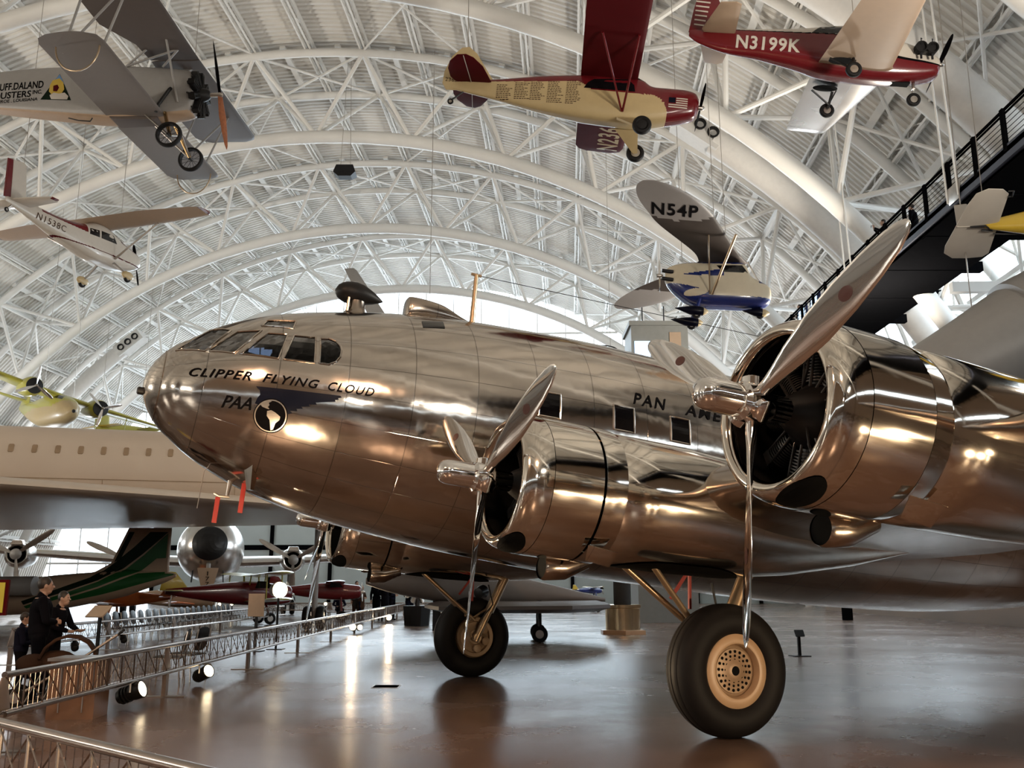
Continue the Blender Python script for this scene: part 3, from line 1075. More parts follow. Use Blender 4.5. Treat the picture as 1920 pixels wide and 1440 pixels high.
blade_me = blade_mb().mesh('blade', CHROME, 60)
bl_bvh = blade_mb().bvh()
EMB = mat('dark_red_emblem', (0.06, 0.02, 0.015), 0.3)
def logo_mesh():
    pts = [(0.045 * cos(2 * pi * i / 20), 1.12 + 0.062 * sin(2 * pi * i / 20)) for i in range(20)]
    n = V((cos(rad(26)), sin(rad(26)), 0))
    e = V((sin(rad(26)), -cos(rad(26)), 0))
    t = bpy.data.objects.new('tmp', None)
    o = decal('blade_emblem', poly2d(pts), lambda u, v: e * u + V((0, 0, v)) + n * 0.5, EMB, None, bl_bvh, -n, 0.002, 1)
    me = o.data
    bpy.data.objects.remove(o)
    return me
logo_me = logo_mesh()
dome = MB()
dome.lathe([(0.50, 0.0), (0.497, 0.03), (0.485, 0.07), (0.455, 0.105), (0.41, 0.122), (0.36, 0.126), (0.14, 0.126), (0.13, 0.115), (0.125, 0.12), (0.10, 0.15), (-0.08, 0.15), (-0.12, 0.10), (-0.30, 0.10)], (0, 0, 0), (1, 0, 0), 28)
for k in range(3):
    a = rad(120 * k)
    dv = V((0, -sin(a), cos(a)))
    dome.tube([dv * 0.05, dv * 0.19, dv * 0.2], [0.085, 0.085, 0.07], 16)
for k in range(6):
    a = rad(60 * k + 20)
    dome.tube([(-0.13, 0.13 * cos(a), 0.13 * sin(a)), (0.135, 0.13 * cos(a), 0.13 * sin(a))], 0.014, 6)
hub_me = dome.mesh('propeller', CHROME, 40)

cyl = MB()
cyl.tube([(0, 0, 0.20), (0, 0, 0.52)], 0.075, 14)
for i in range(10):
    cyl.lathe([(0, 0.075), (0, 0.112), (0.012, 0.112), (0.012, 0.075)], (0, 0, 0.27 + i * 0.024), (0, 0, 1), 16)
cyl.box((0.02, 0, 0.53), (0.17, 0.12, 0.06))
cyl.tube([(0.12, 0.04, 0.22), (0.09, 0.05, 0.52)], 0.012, 6)
cyl.tube([(0.12, -0.04, 0.22), (0.09, -0.05, 0.52)], 0.012, 6)
cyl_me = cyl.mesh('cylinder', ENG, 30)
case = MB()
case.lathe([(0.34, 0.08), (0.30, 0.12), (0.16, 0.20), (0.10, 0.25), (-0.16, 0.26), (-0.2, 0.5), (-0.22, 0.52)], (0, 0, 0), (1, 0, 0), 28, False, True)
case.tube([(0.2, 0.1, -0.1), (0.25, 0.2, -0.3), (0.15, 0.3, -0.46)], 0.01, 6)
case.tube([(0.2, 0.05, 0.2), (0.25, 0.16, 0.3), (0.18, 0.1, 0.5)], 0.012, 6)
case_me = case.mesh('engine', BLACKM, 40)

def mesh_child(name, me, parent, M=Matrix()):
    o = bpy.data.objects.new(name, me)
    COL.objects.link(o)
    o.parent = parent
    o.matrix_local = M
    return o
def rib(prof, mm, nm, y, z, xh, seg=72, o=None):
    m = MB()
    m.lathe(prof, (xh, y, z), (1, 0, 0), seg)
    return m.build(nm, mm, air if o is None else o, smooth=50), m
for (y, z, xh, ph) in ((3.67, 2.344, 3.07, 29.8), (7.07, 2.652, 2.33, 31.0), (-3.67, 2.344, 3.07, -100.3), (-7.07, 2.652, 2.33, -137.9)):
    T = Matrix.Translation((xh, y, z))
    pr = mesh_child('propeller', hub_me, air, T)
    for k in range(3):
        b = mesh_child('blade', blade_me, pr, Matrix.Rotation(rad(ph - 90 + 120 * k), 4, 'X'))
        mesh_child('blade_emblem', logo_me, pr, Matrix.Rotation(rad(ph - 90 + 120 * k), 4, 'X'))
    e = mesh_child('engine', case_me, air, T @ Matrix.Translation((-0.62, 0, 0)))
    for k in range(9):
        mesh_child('cylinder', cyl_me, e, Matrix.Rotation(rad(40 * k), 4, 'X'))
    _, ringm = rib([(-0.27, 0.548), (-0.23, 0.552), (-0.195, 0.567), (-0.175, 0.592), (-0.178, 0.622), (-0.205, 0.656), (-0.255, 0.686), (-0.33, 0.707), (-0.42, 0.718), (-0.47, 0.7205)], ALC, 'cowl_ring', y, z, xh)
    ge = -1.025 if abs(y) < 5 else -1.05
    rib([(-0.475, 0.7235), (-0.6, 0.7255), (-0.85, 0.726), (ge, 0.722), (ge - 0.006, 0.70)], ALC, 'cowl_panel', y, z, xh)
    rib([(-0.26, 0.548), (-0.5, 0.60), (-1.0, 0.66), (-1.02, 0.0)], DARK, 'cowl_liner', y, z, xh)
    rib([(-1.0, 0.60), (-1.12, 0.60), (-1.2, 0.62)], DARK, 'cowl_gap', y, z, xh)
    rib([(-1.055, 0.722), (-1.10, 0.724), (-1.20, 0.724), (-1.30, 0.718), (-1.305, 0.69)] if abs(y) < 5 else [(-1.055, 0.7215), (-1.12, 0.712), (-1.24, 0.692), (-1.36, 0.662), (-1.365, 0.64)], ALC, 'cowl_flaps', y, z, xh)
    _, nacm = rib([(-1.14, 0.60), (-1.28, 0.70), (-1.7, 0.705), (-2.3, 0.70), (-3.0, 0.67), (-3.8, 0.56), (-4.8, 0.34), (-5.8, 0.05)], ALC, 'nacelle', y, z, xh)
    nb = nacm.bvh()
    rb = ringm.bvh()
    RP = [(-0.47, 0.7205), (-0.42, 0.718), (-0.33, 0.707), (-0.255, 0.686), (-0.205, 0.656), (-0.178, 0.622)]
    def ringr(t):
        for (a, ra), (b, rb) in zip(RP, RP[1:]):
            if t <= b:
                return ra + (rb - ra) * (t - a) / (b - a)
        return RP[-1][1]
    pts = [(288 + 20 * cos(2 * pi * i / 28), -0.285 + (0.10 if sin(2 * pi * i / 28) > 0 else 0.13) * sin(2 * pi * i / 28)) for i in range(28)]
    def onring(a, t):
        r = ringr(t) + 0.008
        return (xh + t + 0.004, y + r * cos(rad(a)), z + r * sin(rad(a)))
    decal('lip_reflection', poly2d(pts), onring, DARK, air, sub=3)  # dark reflection on the cowl lip, painted as a flat patch
    # small scoops on top and the pipe below
    sg = 1 if y > 0 else -1
    m = MB()
    m.tube([(xh - 0.86, y - sg * 0.45, z + 0.66), (xh - 1.3, y - sg * 0.45, z + 0.70), (xh - 1.9, y - sg * 0.45, z + 0.55)], [0.075, 0.085, 0.05], 16, False)
    m.build('top_scoop', ALW, air)
    m = MB()
    m.tube([(xh - 0.85, y - sg * 0.22, z - 0.80), (xh - 0.88, y - sg * 0.22, z - 0.80), (xh - 1.1, y - sg * 0.22, z - 0.78), (xh - 1.38, y - sg * 0.22, z - 0.68)], [0.125, 0.14, 0.13, 0.08], 18, False)
    pp = m.build('oil_cooler_pipe', ALW, air)
    m = MB()
    m.tube([(xh - 0.86, y - sg * 0.22, z - 0.80), (xh - 1.1, y - sg * 0.22, z - 0.785)], 0.118, 18)
    m.build('pipe_mouth', DARK, pp)
    m = MB()
    m.slab([(xh - 1.0, y + sg * 0.52, z - 0.58), (xh - 1.32, y + sg * 0.56, z - 0.62), (xh - 1.32, y + sg * 0.40, z - 0.76), (xh - 1.05, y + sg * 0.38, z - 0.72)], (0, 0.6 * sg, -0.8), 0.02)
    m.build('cooling_flap', ALC, air)
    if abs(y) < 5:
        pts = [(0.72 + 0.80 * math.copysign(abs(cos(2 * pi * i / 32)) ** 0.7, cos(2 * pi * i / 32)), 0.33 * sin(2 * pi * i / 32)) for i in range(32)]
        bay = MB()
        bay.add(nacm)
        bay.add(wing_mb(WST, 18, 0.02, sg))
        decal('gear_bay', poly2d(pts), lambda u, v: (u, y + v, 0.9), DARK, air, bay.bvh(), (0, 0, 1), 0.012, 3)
# ------------------------------------------------------------ main landing gear of the airliner
UPB = V((f_.z, s_.z, u_.z))                       # world up in airframe axes
TP = [(-0.10, 0.355), (-0.17, 0.37), (-0.215, 0.42), (-0.235, 0.50), (-0.228, 0.58), (-0.19, 0.645), (-0.14, 0.678), (-0.09, 0.692), (-0.085, 0.688), (-0.078, 0.695), (-0.03, 0.70), (-0.025, 0.694), (0.025, 0.694), (0.03, 0.70), (0.078, 0.695), (0.085, 0.688), (0.09, 0.692), (0.14, 0.678), (0.19, 0.645), (0.228, 0.58), (0.235, 0.50), (0.215, 0.42), (0.17, 0.37), (0.10, 0.355)]
for sg in (1, -1):
    c = V((0, sg * 3.82, 0)) + UPB * 0.692
    out = V((0, sg, 0))
    m = MB()
    m.lathe(TP, c, out, 72)
    wh = m.build('main_wheel', RUB, air)
    m = MB()
    m.lathe([(0.10, 0.27), (0.185, 0.275), (0.205, 0.285), (0.212, 0.31), (0.20, 0.36), (0.185, 0.385), (0.14, 0.37)], c, out, 56)
    m.build('rim_ring', TAN, wh)
    m = MB()
    m.lathe([(0.10, 0.28), (0.12, 0.26), (0.125, 0.235), (0.135, 0.23), (0.14, 0.12), (0.16, 0.09), (0.165, 0.05), (0.12, 0.045), (0.10, 0.001)], c, out, 48)
    m.build('wheel_disc', TAND, wh)
    m = MB()
    for rr, n, hr in ((0.20, 20, 0.017), (0.155, 16, 0.014), (0.115, 12, 0.012)):
        for k in range(n):
            a = 2 * pi * k / n
            p = c + V((rr * cos(a), sg * (0.139), rr * sin(a)))
            m.lathe([(0.0, hr), (0.003, hr), (0.0035, 0)], p, out, 8)
    m.lathe([(0.10, 0.05), (0.167, 0.045), (0.1675, 0.0)], c, out, 16)
    m.build('disc_holes', DARK, wh)
    m = MB()                                      # inner brake side
    m.lathe([(-0.10, 0.001), (-0.19, 0.02), (-0.20, 0.12), (-0.16, 0.16), (-0.15, 0.26), (-0.19, 0.28), (-0.20, 0.34), (-0.14, 0.37)], c, out, 40)
    m.build('brake_drum', TAND, wh)
    m = MB()
    for k in range(3):
        a = rad(-35 + 60 * k - 40)
        p = c + V((-0.2 * cos(a) * 1.0, -sg * 0.21, 0.2 * sin(a)))
        m.lathe([(-0.05, 0.07), (0.03, 0.07), (0.04, 0.05), (0.04, 0.0)], p, -out, 18)
    m.build('brake_cover', TAN, wh)
    m = MB()
    a0, a1 = c + V((0, -sg * 0.27, 0)), V((-0.38, sg * 3.55, 1.86))
    m.tube([a0 - (a1 - a0) * 0.06, a0 + (a1 - a0) * 0.45], 0.062, 18)
    m.tube([a0 + (a1 - a0) * 0.40, a1], 0.085, 18)
    m.tube([a0 + V((0, -sg * 0.04, 0)), c + V((0, -sg * 0.1, 0))], 0.07, 14)
    m.tube([a0 + V((0.10, 0, 0.0)), a0 + V((0.26, 0, 0.22)), a0 + (a1 - a0) * 0.5], 0.022, 8)
    m.build('oleo_strut', GEARM, air)
    m = MB()
    m.tube([(1.40, sg * 3.46, 1.78), (0.16, sg * 3.55, 0.98)], 0.036, 10)
    m.build('drag_brace', GEARM, air)
    m = MB()
    m.tube([(1.22, sg * 3.86, 1.80), (0.30, sg * 3.62, 1.04)], 0.036, 10)
    m.build('drag_brace', GEARM, air)
    m = MB()
    m.tube([(0.10, sg * 3.40, 1.0), (-0.1, sg * 3.38, 1.28), (0.02, sg * 3.4, 1.62)], 0.014, 8)
    m.build('brake_hose', BLACKM, air)
    for (x0, z0, x1, z1) in ((0.33, 1.74, 0.56, 1.39), (0.33, 1.74, 0.30, 1.30)):
        m = MB()
        m.beam((x0, sg * 3.40, z0), (x1, sg * 3.40, z1), 0.03, 0.03)
        m.build('lock_streamer', REDC, air, label='red gear lock streamer')
# tail wheel
m = MB()
tc_ = V((-13.3, 0, 0)) + UPB * 0.30
tc_.z = 0.30 / UPB.z + 13.3 * UPB.x / UPB.z
m.lathe([(-0.06, 0.12), (-0.12, 0.2), (-0.10, 0.27), (0, 0.30), (0.10, 0.27), (0.12, 0.2), (0.06, 0.12), (0.05, 0.0), (-0.05, 0.0)], tc_, (0, 1, 0), 28)
m.build('tail_wheel', RUB, air)
m = MB()
m.tube([tc_, tc_ + V((0.15, 0, 1.5))], 0.06, 10)
m.build('tail_strut', GEARM, air)
# ------------------------------------------------------------ hanging aircraft
def pose(yaw, pit, rol, pos):
    c, s = cos, sin
    y, p, r = rad(yaw), rad(pit), rad(rol)
    Rz = Matrix(((c(y), -s(y), 0), (s(y), c(y), 0), (0, 0, 1)))
    Ry = Matrix(((c(p), 0, -s(p)), (0, 1, 0), (s(p), 0, c(p))))
    Rx = Matrix(((1, 0, 0), (0, c(r), -s(r)), (0, s(r), c(r))))
    M = (Rz @ Ry @ Rx).to_4x4()
    M.translation = V(pos)
    return M

def small_wheel(parent, c, R, w, name='wheel', hubm=None, axis=(0, 1, 0), spokes=False):
    m = MB()
    a = w / 2
    m.lathe([(-a * 0.6, R * 0.5), (-a, R * 0.66), (-a * 0.9, R * 0.88), (-a * 0.4, R * 0.99), (a * 0.4, R * 0.99), (a * 0.9, R * 0.88), (a, R * 0.66), (a * 0.6, R * 0.5)] if not spokes else
            [(-a, R * 0.80), (-a, R * 0.93), (-a * 0.5, R), (a * 0.5, R), (a, R * 0.93), (a, R * 0.80), (-a, R * 0.80)], c, axis, 32)
    o = m.build(name, RUB, parent)
    m = MB()
    if spokes:
        d, e1, e2 = basis(axis)
        for k in range(16):
            q = 2 * pi * k / 16
            p = V(c) + (e1 * cos(q) + e2 * sin(q)) * R * 0.82
            m.tube([V(c) + d * a * 0.9 * (1 if k % 2 else -1), p], 0.008, 5)
        m.tube([V(c) - d * a, V(c) + d * a], 0.05, 10)
    else:
        m.lathe([(-a * 0.8, 0.001), (-a * 0.75, R * 0.5), (a * 0.75, R * 0.5), (a * 0.8, R * 0.2), (a * 1.1, R * 0.12), (a * 1.1, 0.001)], c, axis, 20)
    m.build('hub', hubm or STEEL, o)
    return o

def prop2(parent, c, R, ang, m_, w=0.1, hub=0.07, name='propeller', n=2, hubm=None):
    m = MB()
    for k in range(n):
        a = rad(ang + 360 / n * k)
        d = V((0, cos(a), sin(a)))
        t = V((0, -sin(a), cos(a)))
        rings = []
        for f, cw, be in ((0.05, 0.5, 60), (0.2, 0.7, 45), (0.45, 1.0, 30), (0.7, 1.0, 22), (0.9, 0.75, 18), (0.98, 0.4, 17), (1.0, 0.1, 17)):
            e = V((sin(rad(be)), 0, 0)) + t * cos(rad(be))
            nn = V((cos(rad(be)), 0, 0)) - t * sin(rad(be))
            rings.append([V(c) + d * R * f + e * cos(q) * w * cw + nn * sin(q) * w * cw * 0.18 for q in [2 * pi * i / 10 for i in range(10)]])
        m.rings(rings)
    o = m.build(name, m_, parent)
    h = MB()
    h.lathe([(-0.1, hub), (0.02, hub * 1.1), (0.10, hub * 0.8), (0.14, 0.001)], c, (1, 0, 0), 16)
    h.build('spinner', hubm or STEEL, o)
    return o

def cables(root, M, pts, ztop=32.0, r=0.012, name='suspension_cable'):
    inv = M.inverted()
    for p in pts:
        w = M @ V(p)
        t = V((w.x + (0.8 if p[1] < 0 else -0.3), w.y + 0.5, ztop))
        a = V((w.x, w.y, 0))
        # stop at the roof deck
        tt = 0
        m = MB()
        m.tube([p, inv @ t], r, 5)
        m.build(name, STEEL, root)

def roof_z(x, y):
    a = (x + 15.2) * cos(HPHI) - y * sin(HPHI)
    return ZC + math.sqrt(max(40.9 ** 2 - a * a, 4))

def hang(root, M, pts, r=0.012):
    inv = M.inverted()
    for p in pts:
        w = M @ V(p)
        m = MB()
        m.tube([p, inv @ V((w.x, w.y, roof_z(w.x, w.y)))], r, 5)
        m.build('suspension_cable', STEEL, root)

def on_plane_side(x0, x1, z0, z1, y=-1.0):
    return lambda u, v: (x0 + (x1 - x0) * u, y, z0 + (z1 - z0) * v)

# --- the red and cream high-wing aeroplane
M_ = pose(-1.7, -6.1, 3.4, (2.79, 24.87, 15.5))
cub = thing('high_wing_aeroplane', 'red and cream high-wing light aeroplane hanging at top centre, flag on its cowling', 'aircraft', M=M_)
FUS = [(2.62, -0.04, 0.22, 0.24, 2.4), (2.5, -0.05, 0.34, 0.38, 2.8), (2.2, -0.07, 0.39, 0.46, 3), (1.7, -0.13, 0.40, 0.52, 3.4), (1.25, -0.17, 0.40, 0.57, 3.8), (0.95, -0.09, 0.40, 0.66, 4), (0.6, -0.09, 0.40, 0.70, 4), (-0.5, -0.07, 0.40, 0.67, 4), (-0.9, -0.06, 0.38, 0.64, 4), (-2.0, -0.03, 0.28, 0.52, 3.5), (-3.2, 0.0, 0.17, 0.32, 3), (-4.2, 0.03, 0.08, 0.18, 2.6), (-4.75, 0.06, 0.03, 0.1, 2)]
m = body_loft(FUS, 300, 150)
def cub_col(c, n):
    x, z = c.x, c.z
    if x > 1.72:
        return 1
    if x < -0.95:
        ln = 0.30 + (x + 0.95) * 0.045
    elif x < -0.35:
        q = (x + 0.95) / 0.6
        ln = 0.30 + (0.05 - 0.30) * (q * q * (3 - 2 * q))
    elif x < 1.2:
        ln = 0.05
    else:
        ln = 0.05 - 0.6 * (1 - math.sqrt(max(1 - ((x - 1.2) / 0.52) ** 2, 0)))
    return 1 if z > ln else 0
cb = m.bvh()
m.build('fuselage', [CREAM, REDP], cub, fm=cub_col)
W_ = [(-0.05, 0.82, 0.55, 1.66, 0.13), (4.9, 0.80, 0.64, 1.64, 0.13), (5.2, 0.72, 0.65, 1.45, 0.12), (5.38, 0.45, 0.66, 0.9, 0.10)]
wf = wing_mb(W_, 12, 0.03, 1)
wfb = wf.bvh()
wf.build('wing', MAROON, cub)
wing_mb(W_, 12, 0.03, -1).build('wing', MAROON, cub)
decal('wing_lettering', norm2d(text2d('N23655', 1, 0, 0.02, 1.1)), lambda u, v: (0.60 - 0.72 * v, 5.05 - 2.8 * u, 0), CREAM, cub, wfb, (0, 0, 1), 0.008)
decal('tail_lettering', norm2d(text2d('23655', 1, 0, 0.0, 1.1)), on_plane_side(-4.80, -4.36, 0.13, 0.25, -0.045), CLOTH_B, cub, None, None)
for s in (-1, 1):
    m = MB()
    m.tube([(0.45, s * 0.40, -0.52), (0.62, s * 2.75, 0.52)], 0.035, 8)
    m.build('wing_strut', REDP, cub)
    m = MB()
    m.tube([(0.42, s * 0.40, -0.52), (-0.35, s * 2.75, 0.52)], 0.03, 8)
    m.build('wing_strut', REDP, cub)
    m = MB()
    m.rings([[(0.30, s * 0.36, -0.70), (0.98, s * 0.38, -0.66), (0.98, s * 0.34, -0.74), (0.30, s * 0.32, -0.76)], [(0.92, s * 0.92, -1.18), (1.06, s * 0.94, -1.16), (1.06, s * 0.92, -1.2), (0.92, s * 0.90, -1.22)]])
    m.build('gear_leg', CREAM, cub)
    small_wheel(cub, (1.0, s * 0.99, -1.17), 0.27, 0.2, hubm=BLACKM if s < 0 else STEEL)
    P = [(-0.72, 0.10), (-0.62, 0.27), (-0.45, 0.40), (0.1, 0.46), (0.52, 0.48), (0.72, 0.30), (0.76, 0.10)]
    decal('side_window', poly2d(P), lambda u, v: (u, s, v), CABP, cub, cb, (0, -s, 0), 0.006, 1)
    m = MB()
    m.slab([(-3.41, s * 0.04, 0.17), (-3.62, s * 1.04, 0.17), (-3.85, s * 1.5, 0.17), (-4.05, s * 1.66, 0.17), (-4.3, s * 1.60, 0.17), (-4.55, s * 1.2, 0.17), (-4.64, s * 0.8, 0.17), (-4.62, s * 0.3, 0.17), (-4.5, s * 0.05, 0.17)], (0, 0, 1), 0.06)
    st_ = m.build('tailplane', MAROON, cub)
    m = MB()
    m.beam((-4.02, s * 0.1, 0.135), (-4.12, s * 1.64, 0.135), 0.018, 0.012)
    m.build('hinge_gap', WHITEP, st_)
m = MB()
m.slab([(-3.35, 0, 0.24), (-3.62, 0, 0.6), (-3.95, 0, 1.08), (-4.2, 0, 1.28), (-4.42, 0, 1.24), (-4.68, 0, 0.95), (-4.86, 0, 0.45), (-4.88, 0, 0.08), (-4.75, 0, -0.12), (-4.4, 0, -0.1)], (0, 1, 0), 0.07)
m.build('fin', CREAM, cub)
m = MB()
m.tube([(-4.2, 0, -0.1), (-4.55, 0, -0.42)], 0.025, 6)
m.build('tail_spring', BLACKM, cub)
small_wheel(cub, (-4.58, 0, -0.47), 0.09, 0.06, 'tail_wheel')
m = MB()
for (a, b) in (((1.02, 0.3, 0.45), (0.82, 0.3, 0.56)), ((1.02, -0.3, 0.45), (0.82, -0.3, 0.56)), ((1.3, 0, 0.42), (0.85, 0.2, 0.57)), ((1.3, 0, 0.42), (0.85, -0.2, 0.57))):
    m.tube([a, b], 0.02, 6)
m.build('windscreen_frame', BLACKM, cub)
prop2(cub, (2.70, 0, -0.04), 0.92, 158, INK, 0.075)
# flag on the cowling and the columns of small names along the side
for k in range(5):
    z1 = 0.02 - k * 0.067
    decal('flag_stripe', poly2d([(1.74 if k > 2 else 1.95, z1 - 0.034), (2.28, z1 - 0.034), (2.28, z1), (1.74 if k > 2 else 1.95, z1)]), lambda u, v: (u, -1, v), WHITEP, cub, cb, (0, 1, 0), 0.006, 2)
decal('flag_canton', poly2d([(1.74, -0.14), (1.93, -0.14), (1.93, 0.02), (1.74, 0.02)]), lambda u, v: (u, -1, v), NAVY, cub, cb, (0, 1, 0), 0.006, 2)
rnd = random.Random(3)
for (xa, zt, nrow) in ((-3.25, 0.10, 9), (-2.72, 0.18, 10), (-2.26, 0.22, 11), (-1.76, 0.26, 13), (-1.22, 0.30, 14)):
    vs, fs = [], []
    for r in range(nrow):
        x = xa
        L = rnd.uniform(0.22, 0.42)
        while x < xa + L:
            w = rnd.uniform(0.03, 0.09)
            z1 = zt - r * 0.052
            b = len(vs)
            vs += [(x, z1 - 0.022), (x + w, z1 - 0.022), (x + w, z1), (x, z1)]
            fs.append((b, b + 1, b + 2, b + 3))
            x += w + 0.018
    decal('name_column', (vs, fs), lambda u, v: (u, -1, v), CLOTH_B, cub, cb, (0, 1, 0), 0.004)
hang(cub, M_, [(0.2, -1.5, 0.7), (0.2, 1.5, 0.7), (-4.25, 0, 1.28)])

# --- the white tricycle-wheel aeroplane with red stripe, N1538C
M_ = pose(75.4, 2.1, -0.9, (-18.64, 39.29, 16.45))
ces = thing('high_wing_aeroplane', 'white and red aeroplane marked N1538C hanging nose down over the left side', 'aircraft', M=M_)
FUS = [(2.92, -0.02, 0.12, 0.12, 2.2), (2.75, -0.02, 0.42, 0.34, 2.6), (2.2, -0.06, 0.52, 0.52, 2.8), (1.5, -0.05, 0.56, 0.66, 3), (0.9, 0.02, 0.58, 0.76, 3.2), (0.4, 0.1, 0.58, 0.84, 3.4), (-0.3, 0.08, 0.56, 0.84, 3.4), (-1.0, 0.0, 0.50, 0.66, 3), (-2.3, 0.02, 0.36, 0.47, 2.6), (-3.7, 0.18, 0.2, 0.33, 2.4), (-4.8, 0.26, 0.08, 0.16, 2.2), (-5.1, 0.27, 0.03, 0.1, 2)]
m = body_loft(FUS, 300, 150)
cb = m.bvh()
def ces_col(c, n):
    x, z = c.x, c.z
    if -3.4 < x < -0.95 and z > 0.22 + (x + 0.95) * -0.045:
        return 1
    if x > 1.2 and z > 0.44 - (x - 1.2) * 0.17:
        return 1
    if abs(z - (-0.36 + 0.02 * x)) < 0.022 and x > -4.2:
        return 2
    return 0
m.build('fuselage', [WHITEP, REDP, MAROON], ces, fm=ces_col)
W_ = [(-0.02, 0.80, 0.93, 1.66, 0.13), (2.9, 0.80, 0.97, 1.64, 0.13), (5.0, 0.74, 1.02, 1.22, 0.12), (5.35, 0.66, 1.03, 1.0, 0.10), (5.5, 0.5, 1.04, 0.6, 0.08)]
for s in (1, -1):
    wing_mb(W_, 14, 0.03, s).build('wing', [BEIGE, REDP], ces, fm=lambda c, n: 1 if abs(c.y) > 5.18 else 0)
    m = MB()
    m.tube([(0.75, s * 0.56, -0.46), (0.5, s * 2.9, 0.86)], 0.045, 8)
    m.build('wing_strut', STEEL, ces)
    m = MB()
    m.tube([(0.85, s * 0.4, -0.6), (0.9, s * 0.8, -0.95), (0.9, s * 1.15, -1.25)], [0.07, 0.05, 0.04], 8)
    m.build('gear_leg', LGREY, ces)
    m = MB()
    m.ell((0.88, s * 1.18, -1.28), (0.38, 0.13, 0.2))
    m.build('wheel_fairing', CREAM, ces)
    small_wheel(ces, (0.85, s * 1.18, -1.40), 0.2, 0.14)
    m = MB()
    m.slab([(-3.95, s * 0.05, 0.3), (-4.1, s * 1.55, 0.3), (-4.25, s * 1.75, 0.3), (-4.62, s * 1.74, 0.3), (-4.95, s * 0.3, 0.3), (-4.9, s * 0.05, 0.3)], (0, 0, 1), 0.09)
    m.build('tailplane', [WHITEP, REDP], ces, fm=lambda c, n: 1 if abs(c.y) > 1.62 else 0)
    for nm, P in (('side_window', [(-0.88, 0.18), (-0.84, 0.46), (-0.32, 0.52), (-0.30, 0.20)]), ('door_window', [(-0.2, 0.20), (-0.2, 0.54), (0.62, 0.58), (0.82, 0.24)])):
        decal(nm, poly2d(P), lambda u, v: (u, s, v), CABP, ces, cb, (0, -s, 0), 0.006, 1)
decal('windscreen', poly2d([(-0.42, 0.92), (0.42, 0.92), (0.45, 0.5), (-0.45, 0.5)]), lambda u, v: (2.0, u, v), CABP, ces, cb, (-1, 0, 0), 0.01, 2)
decal('side_lettering', norm2d(text2d('N1538C', 1, 0.12, 0.0, 1.15)), lambda u, v: (-3.66 + 1.5 * u, -1, -0.06 - 0.13 * u + 0.27 * v), CLOTH_B, ces, cb, (0, 1, 0), 0.012, 2)
m = MB()
m.slab([(-3.3, 0, 0.45), (-4.1, 0, 0.62), (-4.2, 0, 2.02), (-4.3, 0, 2.08), (-4.86, 0, 2.0), (-4.86, 0, 0.32)], (0, 1, 0), 0.1)
m.build('fin', WHITEP, ces)
m = MB()
m.slab([(-4.88, 0, 0.34), (-4.88, 0, 2.0), (-5.15, 0, 1.95), (-5.22, 0, 0.34)], (0, 1, 0), 0.08)
m.build('rudder', REDP, ces)
m = MB()
m.tube([(-4.75, 0, 0.15), (-5.0, 0, -0.1)], 0.03, 6)
m.build('tail_spring', STEEL, ces)
small_wheel(ces, (-5.02, 0, -0.16), 0.1, 0.07, 'tail_wheel')
prop2(ces, (2.98, 0, -0.02), 1.05, -100, INK, 0.08)
hang(ces, M_, [(0.2, -1.2, 1.05), (0.2, 1.2, 1.05), (-4.3, 0, 2.05)])

# --- the red and white low-wing aeroplane, N3199K
M_ = pose(-3.4, -7.2, 6.0, (9.15, 22.23, 15.21))
low = thing('low_wing_aeroplane', 'red and white low-wing aeroplane marked N3199K hanging at top right', 'aircraft', M=M_)
FUS = [(2.0, -0.16, 0.26, 0.22, 3), (1.9, -0.17, 0.36, 0.28, 3), (1.55, -0.13, 0.40, 0.42, 3), (1.0, -0.09, 0.44, 0.54, 3), (0.4, 0.0, 0.47, 0.66, 3), (-0.4, 0.06, 0.48, 0.70, 3), (-1.0, 0.05, 0.46, 0.64, 3), (-1.6, 0.09, 0.38, 0.53, 2.8), (-2.6, 0.15, 0.26, 0.40, 2.6), (-3.5, 0.18, 0.16, 0.33, 2.4), (-4.2, 0.26, 0.08, 0.2, 2.2), (-4.48, 0.34, 0.03, 0.1, 2)]
m = body_loft(FUS, 300, 150)
cb = m.bvh()
def low_col(c, n):
    x, z = c.x, c.z
    ln = 0.36 + (x + 0.8) * -0.03 if x < -0.6 else (0.36 - (x + 0.6) * 0.33 if x < 0.9 else -0.135 - (x - 0.9) * 0.06)
    if z > ln + 0.03:
        return 1
    return 2 if z > ln else 0
m.build('fuselage', [REDP, WHITEP, INK], low, fm=low_col)
